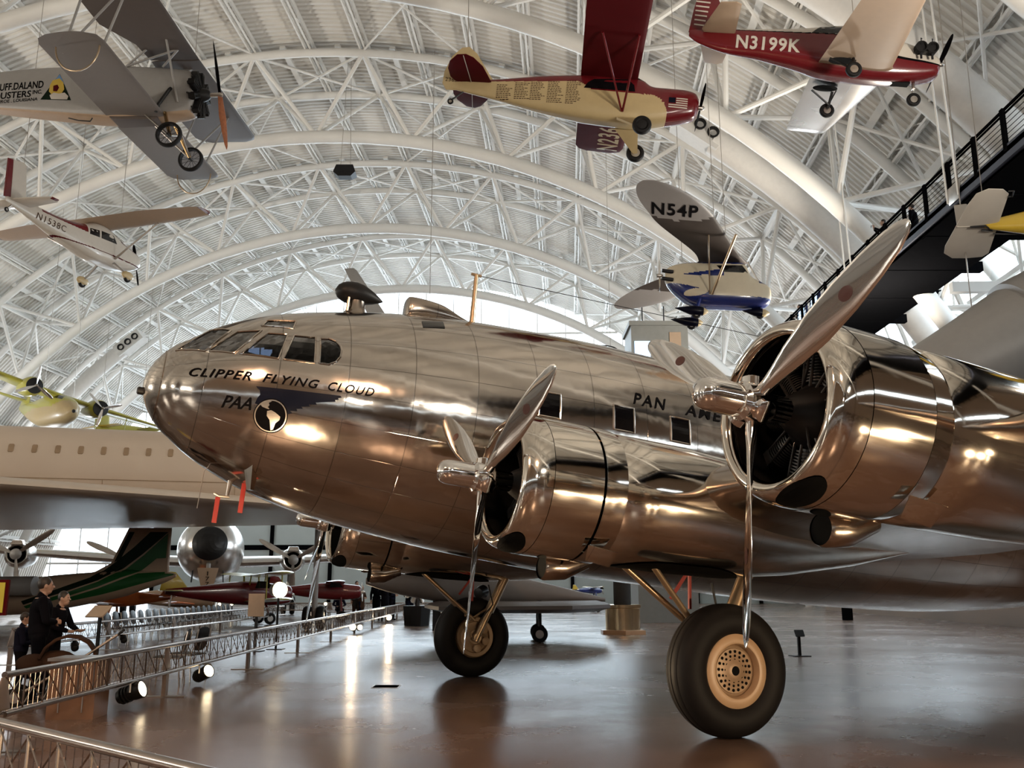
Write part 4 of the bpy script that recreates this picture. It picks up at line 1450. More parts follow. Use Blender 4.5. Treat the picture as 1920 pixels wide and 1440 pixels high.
for s, tip in ((-1, 5.0), (1, 3.95)):
    W_ = [(0.1, 0.95, -0.40, 2.05, 0.14), (0.5, 0.74, -0.40, 1.85, 0.14), (tip - 0.3, 0.20 if s > 0 else 0.28, -0.50, 1.22, 0.12), (tip - 0.05, 0.12 if s > 0 else 0.2, -0.51, 1.10, 0.10), (tip, 0.05, -0.51, 0.9, 0.08)]
    wing_mb(W_, 14, 0.02, s).build('wing', BEIGE if s < 0 else SILA, low)  # one wing finish; warm light put into near beige, daylight into far silver
    m = MB()
    m.slab([(-3.28, s * 0.1, 0.35), (-3.36, s * 1.62, 0.35), (-3.5, s * 1.72, 0.35), (-3.88, s * 1.66, 0.35), (-4.17, s * 0.25, 0.35), (-4.1, s * 0.1, 0.35)], (0, 0, 1), 0.08)
    m.build('tailplane', BEIGE, low)
    m = MB()
    m.tube([(-0.38, s * 1.0, -0.52), (-0.42, s * 1.18, -0.92)], 0.04, 8)
    m.tube([(-0.95, s * 0.95, -0.54), (-0.42, s * 1.12, -0.85)], 0.028, 8)
    m.tube([(-0.30, s * 0.9, -0.52), (-0.40, s * 1.16, -0.8)], 0.02, 6)
    m.build('gear_leg', BLACKM, low)
    m = MB()
    pts = [(-0.62 + 0.33 * cos(2 * pi * i / 20), s * 0.82 + 0.2 * sin(2 * pi * i / 20), -0.525) for i in range(20)]
    m.slab(pts, (0, 0, 1), 0.012)
    m.build('wheel_well', DARK, low)
    small_wheel(low, (-0.42, s * 1.28, -0.95), 0.20, 0.14)
    m = MB()
    m.box((1.52, s * 0.46, 0.12), (0.5, 0.28, 0.2))
    for k in range(2):
        for q in range(5):
            m.lathe([(0, 0.12), (0, 0.15), (0.012, 0.15), (0.012, 0.12)], (1.38 + 0.28 * k, s * (0.48 + 0.045 * q), 0.12), (0, s, 0), 14)
        m.tube([(1.38 + 0.28 * k, s * 0.60, 0.2), (1.34 + 0.28 * k, s * 0.66, 0.34), (1.42 + 0.28 * k, s * 0.5, 0.40)], 0.012, 6)
        m.tube([(1.38 + 0.28 * k, s * 0.60, 0.02), (1.42 + 0.28 * k, s * 0.56, -0.16)], 0.03, 8)
    m.build('engine_cylinders', BLACKM, low)
m = MB()
m.slab([(-3.15, 0, 0.42), (-3.75, 0, 1.25), (-3.95, 0, 1.62), (-4.3, 0, 1.66), (-4.42, 0, 1.0), (-4.5, 0, 0.35)], (0, 1, 0), 0.09)
fn = m.build('fin', REDP, low)
for k in range(6):
    z = 0.52 + 0.13 * k
    m = MB()
    m.slab([(-4.10 + 0.02 * k, -0.05, z), (-4.38, -0.05, z + 0.02), (-4.38, -0.05, z + 0.06), (-4.10 + 0.02 * k, -0.05, z + 0.045)], (0, 1, 0), 0.012)
    m.build('fin_stripe', WHITEP, fn)
decal('side_lettering', norm2d(text2d('N3199K', 1, 0.0, 0.025, 1.1)), lambda u, v: (-3.24 + 1.64 * u, -1, -0.07 - 0.10 * u + 0.36 * v), WHITEP, low, cb, (0, 1, 0), 0.012, 2)
for s in (-1, 1):
    P = [(-1.35, 0.40), (-1.05, 0.68), (0.2, 0.66), (0.55, 0.36), (-0.4, 0.38)]
    decal('canopy_window', poly2d(P), lambda u, v: (u, s, v), CABP, low, cb, (0, -s, 0), 0.006, 2)
m = MB()
m.box((0.95, 0, -0.62), (0.75, 0.26, 0.04))
m.build('nose_wheel_bay', DARK, low)
m = MB()
m.tube([(1.42, 0, -0.45), (1.46, 0, -0.72)], 0.045, 8)
m.tube([(1.46, 0.09, -0.72), (1.48, 0.09, -1.02)], 0.02, 6)
m.tube([(1.46, 0, -0.72), (1.46, 0.09, -0.72)], 0.03, 6)
m.build('nose_leg', STEEL, low)
small_wheel(low, (1.48, 0, -1.02), 0.18, 0.13, 'nose_wheel')
prop2(low, (2.06, 0, 0.0), 0.95, 155, INK, 0.085)
m = MB()
m.tube([(0.75, -0.2, 0.5), (0.66, -0.2, 0.86)], 0.01, 5)
m.build('aerial', STEEL, low)
hang(low, M_, [(0.0, -0.5, 0.75), (0.0, 0.5, 0.75), (-4.0, 0, 1.6)])

# --- the blue and cream tailless aeroplane, N54P
M_ = pose(-2.5, -3.4, -3.2, (7.3, 32.0, 12.03))
tl = thing('tailless_aeroplane', 'blue and cream tailless aeroplane with swept grey wings marked N54P, beside the walkway', 'aircraft', M=M_)
FUS = [(1.95, -0.2, 0.12, 0.16, 2.2), (1.85, -0.22, 0.34, 0.34, 2.6), (1.55, -0.2, 0.46, 0.48, 3), (1.2, -0.12, 0.52, 0.58, 3.2), (0.95, 0.1, 0.55, 0.82, 3.4), (0.5, 0.12, 0.56, 0.84, 3.4), (-0.4, 0.1, 0.55, 0.82, 3.2), (-1.0, 0.16, 0.50, 0.74, 3), (-1.45, 0.28, 0.40, 0.54, 2.6), (-1.7, 0.36, 0.25, 0.36, 2.4), (-1.8, 0.38, 0.1, 0.2, 2)]
m = body_loft(FUS, 300, 150)
cb = m.bvh()
def tl_col(c, n):
    x, z = c.x, c.z
    if z > 0.80 or (x > 1.45 and z > 0.12):
        return 1
    if z < -0.42 and x > -0.35:
        return 1
    if -1.75 < x < -0.3:
        # rear swirl: blue with a cream tongue
        if z < 0.02 - 0.25 * (x + 1.5) and not ((x + 0.75) ** 2 / 0.42 ** 2 + (z + 0.33 - 0.1 * (x + 0.75)) ** 2 / 0.13 ** 2 < 1):
            return 1
    if -1.2 < x < 0.2 and 0.30 < z < 0.30 + 0.22 * (x + 1.2) / 1.4 + 0.04:
        return 1
    return 0
m.build('fuselage', [CREAMW, BLUEP], tl, fm=tl_col)
for s in (1, -1):
    st = [(0.0, 1.15, 1.05, 1.75, 0.13), (0.8, 0.66, 1.08, 1.6, 0.12), (2.7, -0.25, 1.12, 2.05, 0.10), (3.6, -0.70, 1.15, 2.08, 0.09), (4.4, -1.22, 1.16, 1.92, 0.09), (5.0, -1.75, 1.17, 1.55, 0.09), (5.45, -2.3, 1.18, 1.0, 0.09), (5.7, -2.75, 1.18, 0.4, 0.08)]
    w = wing_mb(crv(st, 40), 16, 0.02, s)
    wb_ = w.bvh()
    w.build('wing', [BRNW, TIPG], tl, fm=lambda c, n: 1 if abs(c.y) > 3.55 - 0.55 * math.sin(min(max((-0.3 - c.x) / 2.6, 0), 1) * pi * 0.9) + 0.15 else 0)
    if s < 0:
        decal('wing_lettering', norm2d(text2d('N54P', 1, 0, 0.025, 1.15)), lambda u, v: (-2.66 + 1.50 * u - 0.09 * v, -3.50 + 0.06 * u - 0.86 * v, 0), INK, tl, wb_, (0, 0, 1), 0.012, 2)
    for a, b in (((-0.2, 0.52, -0.40), (0.30, 2.3, 1.08)), ((-0.28, 0.52, -0.40), (-0.62, 2.3, 1.08))):
        m = MB()
        m.tube([(a[0], s * a[1], a[2]), (b[0], s * b[1], b[2])], 0.05 if b[0] > 0 else 0.025, 8)
        m.build('wing_strut', GEARM, tl)
    m = MB()
    m.tube(crv([(-0.35, s * 0.6, -1.1), (-0.55, s * 0.6, -1.1), (-0.9, s * 0.6, -1.08), (-1.25, s * 0.6, -1.04), (-1.5, s * 0.6, -1.02)], 10), [r for (r,) in crv([(0.04,), (0.16,), (0.17,), (0.08,), (0.01,)], 10)], 14)
    m.build('wheel_fairing', [CREAM, NAVY], tl, fm=lambda c, n: 0 if c.x > -0.55 else 1)
    m = MB()
    m.tube([(-0.6, s * 0.4, -0.5), (-0.75, s * 0.6, -1.0)], 0.06, 8)
    m.build('gear_leg', BLUEP, tl)
    small_wheel(tl, (-0.75, s * 0.6, -1.2), 0.17, 0.12)
    P = [(0.15, 0.44), (-0.05, 0.70), (0.85, 0.74), (1.05, 0.44)]
    decal('side_window', poly2d(P), lambda u, v: (u, s, v), CABP, tl, cb, (0, -s, 0), 0.006, 2)
m = MB()
m.tube(crv([(1.9, 0, -0.84), (1.72, 0, -0.84), (1.45, 0, -0.83), (1.15, 0, -0.8), (0.95, 0, -0.78)], 10), [r for (r,) in crv([(0.04,), (0.15,), (0.15,), (0.07,), (0.01,)], 10)], 14)
m.build('nose_wheel_fairing', [CREAM, NAVY], tl, fm=lambda c, n: 0 if c.x > 1.62 else 1)
m = MB()
m.tube([(1.5, 0, -0.5), (1.55, 0, -0.85)], 0.05, 8)
m.build('nose_leg', BLUEP, tl)
small_wheel(tl, (1.58, 0, -0.92), 0.15, 0.1, 'nose_wheel')
m = MB()
for z in (0.2, 0.5):
    m.tube([(-1.55, -0.32, z - 0.05), (-1.95, -0.34, z - 0.02)], 0.07, 10)
m.build('exhaust_stack', BLACKM, tl)
prop2(tl, (-2.0, 0, 0.42), 0.8, 70, CHROME, 0.07)
for (a, b) in (((1.05, 0.45, 0.25), (0.95, 0.45, 0.85)), ((1.05, -0.45, 0.25), (0.95, -0.45, 0.85))):
    m = MB()
    m.tube([(1.42, a[1], 0.2), (1.05, b[1], 0.9)], 0.025, 6)
    m.build('windscreen_frame', STEEL, tl)
hang(tl, M_, [(0.2, -1.0, 1.15), (0.2, 1.0, 1.15), (-1.2, 0, 1.0)])

# --- the grey crop-dusting biplane, top left
M_ = pose(-2.6, 1.2, 0.9, (-15.2, 34.65, 20.03))
bp = thing('biplane', 'grey fabric crop-dusting biplane with black radial engine hanging at top left', 'aircraft', M=M_)
FUS = [(2.45, 0.98, 0.45, 0.62, 2.4), (2.3, 1.0, 0.56, 0.92, 2.8), (1.6, 1.02, 0.60, 1.02, 4), (0.5, 1.06, 0.60, 1.08, 5), (-0.8, 1.10, 0.60, 1.14, 6), (-2.0, 1.18, 0.58, 1.10, 6), (-4.0, 1.34, 0.50, 0.98, 6), (-5.9, 1.46, 0.38, 0.80, 6), (-8.0, 1.6, 0.2, 0.5, 5), (-9.2, 1.7, 0.06, 0.3, 4)]
m = body_loft(FUS, 90, 72)
cb = m.bvh()
m.build('fuselage', [LGREY, BEIGE], bp, fm=lambda c, n: 1 if n.z < -0.7 else 0)
for (x0, x1, z0, z1, t) in ((-5.78, -3.68, 1.33, 1.65, 'HUFF.DALAND'), (-5.78, -4.18, 0.97, 1.26, 'DUSTERS'), (-4.12, -3.72, 1.08, 1.26, 'INC.'), (-5.95, -3.88, 0.79, 0.93, 'MONROE . LOUISIANA')):
    decal('side_lettering', norm2d(text2d(t, 1, 0.05, 0.02, 1.0)), on_plane_side(x0, x1, z0, z1), INK, bp, cb, (0, 1, 0), 0.008)
def tri(P, m_, e):
    decal('triangle_emblem', poly2d(P), lambda u, v: (u, -1, v), m_, bp, cb, (0, 1, 0), e, 1)
tri([(-3.03, 1.90), (-3.76, 0.82), (-2.46, 0.70)], DGREEN, 0.008)
tri([(-3.03, 1.88), (-3.30, 1.48), (-2.80, 1.44)], mat('sky_blue_emblem', (0.10, 0.22, 0.42), 0.4), 0.012)
tri([(-3.30, 1.62), (-3.02, 1.70), (-2.84, 1.5), (-2.78, 1.2), (-2.92, 0.95), (-3.25, 0.95), (-3.42, 1.15), (-3.40, 1.42)], YEL, 0.016)
tri([(-3.38, 0.98), (-3.2, 1.08), (-3.0, 1.02), (-2.75, 1.05), (-2.58, 0.88), (-2.62, 0.74), (-3.3, 0.80)], WHITEP, 0.020)
tri([(-3.25, 1.38), (-3.08, 1.42), (-3.0, 1.28), (-3.08, 1.12), (-3.24, 1.15)], MAROON, 0.022)
LW_ = [(0.3, 1.32, 0.02, 2.35, 0.09), (5.5, 1.34, 0.10, 2.35, 0.09), (5.85, 1.25, 0.11, 2.1, 0.08), (6.05, 0.9, 0.11, 1.4, 0.06)]
UW_ = [(0.05, 2.45, 2.62, 2.0, 0.09), (1.2, 2.45, 2.64, 2.1, 0.09), (2.6, 2.45, 2.68, 2.9, 0.09), (7.2, 2.45, 2.78, 2.9, 0.09), (7.6, 2.3, 2.8, 2.5, 0.08), (7.8, 1.9, 2.8, 1.7, 0.06)]
for s in (1, -1):
    wing_mb(LW_, 12, 0.03, s).build('lower_wing', GREYF, bp)
    wing_mb(UW_, 12, 0.03, s).build('upper_wing', TAUPE, bp)
    for (a, b) in (((0.9, 4.9, 0.1), (1.9, 5.1, 2.7)), ((-0.5, 4.9, 0.1), (0.3, 5.1, 2.7)), ((-0.5, 4.9, 0.1), (1.9, 5.1, 2.7)), ((1.2, 0.55, 2.0), (1.9, 0.75, 2.65)), ((-0.3, 0.55, 2.1), (0.6, 0.8, 2.65)), ((-0.3, 0.55, 2.1), (1.9, 0.75, 2.65)), ((1.9, 0.6, 0.4), (1.7, 1.5, 2.65))):
        m = MB()
        m.tube([(a[0], s * a[1], a[2]), (b[0], s * b[1], b[2])], 0.045, 8)
        m.build('wing_strut', LGREY, bp)
    m = MB()
    m.tube([(0.3 + 0.78 * cos(pi * i / 14), s * 5.35, 0.05 - 0.95 * sin(pi * i / 14)) for i in range(15)], 0.03, 8)
    m.build('tip_skid_hoop', GEARM, bp)
    m = MB()
    m.tube([(1.35, s * 0.45, 0.05), (1.85, s * 1.02, -1.22)], 0.075, 10)
    m.build('gear_leg', BRASS, bp)
    m = MB()
    m.tube([(0.5, s * 0.45, 0.05), (1.8, s * 1.0, -1.22)], 0.035, 8)
    m.tube([(1.85, s * 1.0, -1.22), (1.9, 0, -0.75)], 0.035, 8)
    m.build('gear_brace', STEEL, bp)
    small_wheel(bp, (1.85, s * 1.12, -1.25), 0.52, 0.22, spokes=True, hubm=BLACKM)
m = MB()
m.slab([(-8.0, 0, 2.0), (-8.6, 0, 2.9), (-9.3, 0, 3.2), (-9.9, 0, 2.8), (-10, 0, 1.7), (-9.2, 0, 1.5)], (0, 1, 0), 0.09)
m.build('fin', GREYF, bp)
m = MB()
m.slab([(-7.6, 0, 2.0), (-8.0, 1.9, 2.0), (-8.8, 2.1, 2.0), (-9.3, 0.3, 2.0), (-9.3, -0.3, 2.0), (-8.8, -2.1, 2.0), (-8.0, -1.9, 2.0)], (0, 0, 1), 0.09)
m.build('tailplane', GREYF, bp)
eng = MB()
eng.lathe([(0.55, 0.12), (0.45, 0.22), (0.1, 0.34), (-0.15, 0.4)], (2.45, 0, 1.0), (1, 0, 0), 20, True, True)
eo = eng.build('engine', BLACKM, bp)
cy = MB()
cy.tube([(0, 0, 0.3), (0, 0, 0.86)], 0.10, 12)
for i in range(9):
    cy.lathe([(0, 0.10), (0, 0.155), (0.02, 0.155), (0.02, 0.10)], (0, 0, 0.42 + i * 0.045), (0, 0, 1), 14)
cy.box((0.02, 0, 0.88), (0.26, 0.2, 0.09))
cy.tube([(0.17, 0.05, 0.3), (0.14, 0.07, 0.9)], 0.02, 6)
cy.tube([(0.17, -0.05, 0.3), (0.14, -0.07, 0.9)], 0.02, 6)
cy.tube([(-0.05, 0.1, 0.84), (-0.22, 0.14, 0.7), (-0.3, 0.1, 0.3)], 0.035, 6)
cme = cy.mesh('cylinder', BLACKM, 30)
for k in range(9):
    mesh_child('cylinder', cme, eo, Matrix.Translation((2.52, 0, 1.0)) @ Matrix.Rotation(rad(40 * k), 4, 'X'))
m = MB()
c_ = V((3.38, 0, 0.98))
for sg, mm in ((1, 0), (-1, 1)):
    rings = []
    for f, cw in ((0.02, 0.10), (0.15, 0.12), (0.4, 0.17), (0.7, 0.15), (0.92, 0.10), (1.0, 0.02)):
        be = rad(50 - 32 * f)
        d = V((-0.12, -0.12, sg * 1.0)).normalized() if sg > 0 else V((0.12, 0.12, -1.0)).normalized()
        e = V((sin(be), -sg * cos(be), 0))
        n_ = d.cross(e)
        rings.append([c_ + d * 2.3 * f + e * cos(q) * cw + n_ * sin(q) * cw * 0.22 for q in [2 * pi * i / 12 for i in range(12)]])
    m.cur = mm
    m.rings(rings)
m.build('propeller', [INK, WOOD], bp)
m = MB()
m.lathe([(-0.5, 0.08), (0.05, 0.1), (0.12, 0.06), (0.13, 0.0)], c_, (1, 0, 0), 14)
m.build('propeller_boss', STEEL, bp)
m = MB()
m.tube([(1.6, -0.62, 1.0), (1.6, -0.72, 0.9), (1.2, -0.72, 0.3), (1.1, -0.72, -0.05)], 0.07, 10)
m.build('exhaust_pipe', BLACKM, bp)
m = MB()
m.slab([(-0.9, -0.45, -0.02), (1.0, -0.35, -0.05), (0.9, 0.35, -0.05), (-0.9, 0.45, -0.02)], (0, 0, 1), 0.16)
m.build('dust_spreader', TAUPE, bp)
m = MB()
m.tube([(-2.6, -0.4, 0.02), (-2.2, -0.4, -0.1), (-1.7, -0.4, -0.16), (-1.62, -0.4, -0.02)], 0.025, 6)
m.build('step', BLACKM, bp)
hang(bp, M_, [(1.0, 3.0, 2.8), (1.0, -3.0, 2.8), (-8.5, 0, 2.1)], 0.014)

# --- yellow and white tail under the walkway: an aeroplane heading out of the frame
M_ = pose(-14, -3, -20, (13.85, 22.6, 10.75))
yt = thing('yellow_aeroplane', 'yellow aeroplane with white tailplane hanging below the dark walkway, only its tail in view', 'aircraft', M=M_)
m = body_loft([(3.6, 0.05, 0.3, 0.35, 2.4), (3.2, 0.0, 0.42, 0.5, 3), (2, 0.05, 0.45, 0.62, 3), (0.5, 0.05, 0.40, 0.52, 3), (-0.6, 0.02, 0.22, 0.3, 2.6), (-1.3, 0.0, 0.10, 0.16, 2.4), (-1.55, 0, 0.05, 0.09, 2)], 50, 40)
m.build('fuselage', YEL, yt)
for s in (1, -1):
    wing_mb([(0.2, 3.1, 0.3, 1.4, 0.12), (4.2, 3.0, 0.45, 1.1, 0.1), (4.5, 2.8, 0.46, 0.6, 0.08)], 10, 0.02, s).build('wing', YEL, yt)
m = MB()
m.slab([(-1.2, -1.15, 0.0), (-1.36, -1.32, 0.0), (-1.7, -1.36, 0.0), (-1.95, -1.2, 0.0), (-2.08, -0.8, 0.0), (-2.22, 0.0, 0.0), (-2.36, 0.8, 0.0), (-2.34, 1.1, 0.0), (-2.1, 1.32, 0.0), (-1.75, 1.34, 0.0), (-1.35, 1.3, 0.0), (-1.22, 1.15, 0.0)], (0, 0, 1), 0.07)
m.build('tailplane', WHITEP, yt)
m = MB()
m.slab([(-1.25, 0, 0.06), (-1.9, 0, 0.75), (-2.2, 0, 0.72), (-2.2, 0, -0.05), (-1.6, 0, -0.06)], (0, 1, 0), 0.06)
m.build('fin', WHITEP, yt)
m = MB()
m.tube([(-1.9, -0.05, -0.10), (-1.55, -0.12, -0.14), (-1.35, 0.12, -0.1), (-1.6, 0.1, -0.1)], 0.03, 6)
m.tube([(-1.22, -1.1, -0.06), (-1.12, -1.1, -0.06), (-1.12, -1.3, -0.06), (-1.24, -1.3, -0.06)], 0.02, 6)
m.build('control_horn', BLACKM, yt)
m = MB()
m.tube([(-1.3, 0.25, -0.10), (3.0, 0.32, -0.42)], 0.018, 6)
m.build('control_cable', BLACKM, yt)
prop2(yt, (3.7, 0, 0.05), 0.9, 60, INK, 0.08)
hang(yt, M_, [(2.4, -0.3, 0.65), (2.4, 0.3, 0.65), (-1.5, 0, 0.2)])
# ------------------------------------------------------------ aircraft standing or hanging farther off
# white delta-wing airliner behind the nose
dl = thing('delta_airliner', 'long warm-white delta-wing airliner with a row of tiny windows behind the polished nose', 'aircraft', (0, 0, 0))
dd_ = V((0.971, 0.239, 0)).normalized()
nn_ = V((dd_.y, -dd_.x, 0))
c0 = V((-16.72, 31.3, 5.45))
m = MB()
m.lathe([(-34, 0.05), (-32, 0.5), (-28, 1.1), (-24, 1.4), (-20, 1.45), (14, 1.45), (18, 1.35), (24, 0.95), (30, 0.4), (33, 0.05)], c0, dd_, 64)
m.build('fuselage', CONC, dl)
for i in range(-18, 20):
    p = c0 + dd_ * (0.15 + 0.70 * i) + nn_ * 1.345 + V((0, 0, 0.54))
    m = MB()
    m.slab([p + dd_ * a * 0.085 + V((0, 0, b * 0.14)) - nn_ * b * 0.055 for a, b in ((-1, -0.7), (-0.7, -1), (0.7, -1), (1, -0.7), (1, 0.7), (0.7, 1), (-0.7, 1), (-1, 0.7))], nn_ + V((0, 0, 0.38)), 0.03, 0.95)
    m.build('cabin_window', TAND, dl)
m = MB()
for k in range(10):
    p0 = c0 + dd_ * (-18 + 4.2 * k) + nn_ * 1.40 + V((0, 0, -0.42))
    m.tube([p0, p0 + dd_ * 4.2], 0.012, 5)
    m.tube([p0, p0 + V((0, 0, -0.4)) - nn_ * 0.12], 0.010, 5)
m.build('panel_seam', TAND, dl)
WP = [(-24, 13.4), (-17.3, 19.9), (-13.2, 24.1), (-9.1, 28.3), (-6.4, 31.4), (-4.6, 34.2), (-5.4, 36.5), (-8.2, 39.0), (-16, 41.2), (-24, 43), (-36, 42), (-36, 14)]
m = MB()
ctr = (-20, 31)
rings = []
for sc_, z in ((0.75, 4.62), (0.93, 4.42), (0.99, 4.26), (1.0, 4.18), (0.985, 4.10), (0.9, 4.03), (0.7, 4.0)):
    rings.append([(ctr[0] + (x - ctr[0]) * sc_, ctr[1] + (y - ctr[1]) * sc_, z) for x, y in WP])
m.rings(rings)
m.build('delta_wing', CONC, dl, smooth=50)
for (x, y) in ((-20.5, 33), (-20.5, 30), (-7.45, 36.2)):
    m = MB()
    m.tube([(x, y, 4.2), (x, y, 0.35)], 0.11, 12)
    lg = m.build('gear_leg', LGREY, dl)
    for q in (-0.25, 0.25):
        small_wheel(lg, (x + q, y, 0.45), 0.45, 0.3, axis=(1, 0, 0))

# bare-metal four-engine transport with a black nose
M_ = pose(-74, 0, 0, (-15.4, 48.2, 3.55))
cn = thing('propeller_transport', 'silver four-engine propeller transport with round black nose, facing this way under the delta wing', 'aircraft', M=M_)
m = MB()
m.lathe([(0.0, 0.001), (-0.05, 0.30), (-0.2, 0.68), (-0.45, 1.02), (-0.9, 1.36), (-1.6, 1.6), (-2.6, 1.72), (-12, 1.75), (-20, 1.3), (-28, 0.2)], (0, 0, 0), (1, 0, 0), 56)
nb_ = m.bvh()
m.build('fuselage', SILA, cn)
decal('radome', poly2d([(0.86 * cos(2 * pi * i / 40), 0.22 + 0.86 * sin(2 * pi * i / 40)) for i in range(40)]), lambda u, v: (2.0, u, v), BLKP, cn, nb_, (-1, 0, 0), 0.03, 3)
for s in (1, -1):
    wing_mb([(1.0, -6.8, -0.62, 4.6, 0.15), (4.4, -7.0, -0.48, 4.0, 0.15), (9.8, -7.3, -0.1, 3.2, 0.14), (17, -7.8, 0.4, 2.0, 0.12), (18.4, -8.2, 0.45, 1.0, 0.1)], 14, 0.02, s).build('wing', SILA, cn)
    for y, x, z in ((4.45, -5.2, -0.45), (10.0, -5.6, -0.25)):
        m = MB()
        m.lathe([(-0.12, 0.42), (0.0, 0.46), (0.02, 0.52), (-0.1, 0.62), (-0.4, 0.70), (-1.4, 0.72), (-2.6, 0.6), (-4.2, 0.2), (-4.8, 0.02)], (x, s * y, z), (1, 0, 0), 36)
        nac = m.build('nacelle', SILA, cn)
        m = MB()
        m.slab([(x - 0.1, s * y + a * 0.36, z + 0.50 + 0.26 * b) for a, b in ((-1, 0), (-0.75, 1), (0.75, 1), (1, 0))], (1, 0, 0), 0.6)
        m.build('intake_scoop', SILA, nac)
        m = MB()
        m.lathe([(-0.14, 0.43), (-0.3, 0.42), (-0.31, 0.0)], (x, s * y, z), (1, 0, 0), 28)
        m.build('engine_opening', DARK, nac)
        prop2(cn, (x + 0.22, s * y, z), 2.25, 37 if s < 0 else 30, STEEL, 0.17, 0.27, n=3, hubm=LGREY)
m = MB()
m.slab([(0.12, -0.52, -1.02), (0.12, 0.52, -1.02), (0.02, 0.28, -2.05), (0.02, -0.28, -2.05)], (1, 0, 0), 0.05)
gd = m.build('nose_gear_door', BEIGE, cn)
for k, ch in enumerate('177'):
    decal('door_lettering', norm2d(text2d(ch, 1, 0, 0.0)), lambda u, v, k=k: (0.16 - 0.03 * k, (-0.09 + 0.18 * u) * (0.25 if k == 0 else 1), -1.40 - 0.26 * k + 0.2 * v), INK, gd)
for s in (-1, 1):
    m = MB()
    m.slab([(-0.2, s * 0.72, -1.1), (0.1, s * 0.74, -1.15), (0.1, s * 0.78, -1.75), (-0.2, s * 0.76, -1.75)], (0, 1, 0), 0.05)
    m.build('side_gear_door', BLKP, cn)
for (x, y) in ((-0.3, 0), (-7.5, 4.4), (-7.5, -4.4)):
    m = MB()
    m.tube([(x, y, -0.8), (x, y, -3.0)], 0.11, 10)
    lg = m.build('gear_leg', LGREY, cn)
    small_wheel(lg, (x, y - 0.25, -3.0), 0.55 if y else 0.42, 0.3)
    small_wheel(lg, (x, y + 0.25, -3.0), 0.55 if y else 0.42, 0.3)
m = MB()
m.slab([(-24, 0, 0.5), (-26.5, 0, 4.2), (-28.5, 0, 4.2), (-28.5, 0, 0.3)], (0, 1, 0), 0.25)
m.build('fin', SILA, cn)

# small white jet with green sweeps on its tail
jt = thing('business_jet', 'white jet with dark and bright green stripes sweeping up its tail fin', 'aircraft', (-18.8, 37, 0))
def jx(px):
    return (px - 960) / 1750 * 36.2 + 18.8
ST = [(-13.05, 2.02, 0.05, 0.06), (-13.5, 1.95, 0.18, 0.22), (-14.2, 1.85, 0.32, 0.36), (-15, 1.72, 0.45, 0.50), (-16, 1.58, 0.55, 0.58), (-17.4, 1.40, 0.64, 0.66), (-18.8, 1.25, 0.7, 0.70), (-22, 1.2, 0.74, 0.74), (-25, 1.18, 0.66, 0.68), (-26.6, 1.1, 0.35, 0.38), (-27.2, 1.05, 0.03, 0.03)]
m = body_loft([(x + 18.8, z, a, b, 2.1) for x, z, a, b in ST], 70, 48)
jb = MB()
jb.add(m)
m.build('fuselage', BEIGE, jt)
m = MB()
m.slab([(1.5, 0, 1.9), (2.6, 0, 2.15), (3.2, 0, 2.48), (3.78, 0, 3.85), (5.45, 0, 3.85), (5.45, 0, 2.4), (5.5, 0, 2.0)], (0, 1, 0), 0.16, 0.97)
jb.add(m)
m.build('fin', BEIGE, jt)
jbv = jb.bvh()
def jz(py):
    yc = (720 - py) / 1750
    return 1.5646 + (0.2129 + yc * 0.9771) / (0.9771 - yc * 0.2129) * 37
def jp(L):
    return [(jx(a / 5.647), jz(980 + b / 5.647)) for a, b in L]
A_ = [(340, 828), (700, 700), (1000, 585), (1200, 430), (1400, 260), (1560, 100), (1755, 100), (1500, 330), (1300, 490), (1100, 610), (760, 735), (360, 865)]
B_ = [(360, 880), (760, 750), (1100, 625), (1300, 505), (1510, 340), (1750, 115), (1745, 360), (1640, 375), (1480, 520), (1300, 590), (1100, 680), (760, 790), (380, 905)]
C_ = [(780, 800), (1110, 695), (1480, 540), (1840, 515), (1840, 555), (1300, 715), (780, 835)]
D_ = [(1335, 100), (1392, 100), (1270, 380), (1200, 420)]
def strips(P, m_, e):
    n = len(P) // 2
    for i in range(n - 1):
        q = [P[i], P[i + 1], P[-2 - i], P[-1 - i]]
        decal('livery_stripe', poly2d(q), lambda u, v: (u, -2, v), m_, jt, jbv, (0, 1, 0), e, 2)
strips(jp(A_), DGREEN, 0.012)
strips(jp([B_[0], B_[1], B_[2], B_[3], (1310, 590), B_[10], B_[11], B_[12]]), GREENP, 0.012)
decal('livery_stripe', poly2d(jp([(1305, 515), (1510, 345), (1752, 112), (1748, 375), (1650, 380), (1480, 525), (1305, 590)])), lambda u, v: (u, -2, v), GREENP, jt, jbv, (0, 1, 0), 0.013, 3)
strips(jp(C_[:3] + [C_[3], C_[4]] + C_[5:])if False else jp([C_[0], C_[1], C_[2], C_[3], C_[4], C_[5], (1110, 765), C_[6]]), GREENP, 0.014)
decal('livery_stripe', poly2d(jp(D_)), lambda u, v: (u, -2, v), DGREEN, jt, jbv, (0, 1, 0), 0.012, 1)
for s in (1, -1):
    wing_mb([(0.3, -1.5, 0.75, 2.2, 0.11), (5.2, -2.3, 0.95, 1.0, 0.1)], 10, 0.02, s).build('wing', BEIGE, jt)
    m = MB()
    m.tube([(0.9, s * 1.15, 1.62), (-1.6, s * 1.15, 1.6)], 0.36, 18)
    m.build('engine_pod', LGREY, jt)
    m = MB()
    m.tube([(-2.2, s * 1.2, 0.85), (-2.2, s * 1.2, 0.25)], 0.06, 8)
    lg = m.build('gear_leg', STEEL, jt)
    small_wheel(lg, (-2.2, s * 1.2, 0.25), 0.25, 0.16)
m = MB()
m.tube([(-6.8, 0, 0.6), (-6.8, 0, 0.2)], 0.05, 8)
lg = m.build('nose_leg', STEEL, jt)
small_wheel(lg, (-6.8, 0, 0.22), 0.22, 0.14)

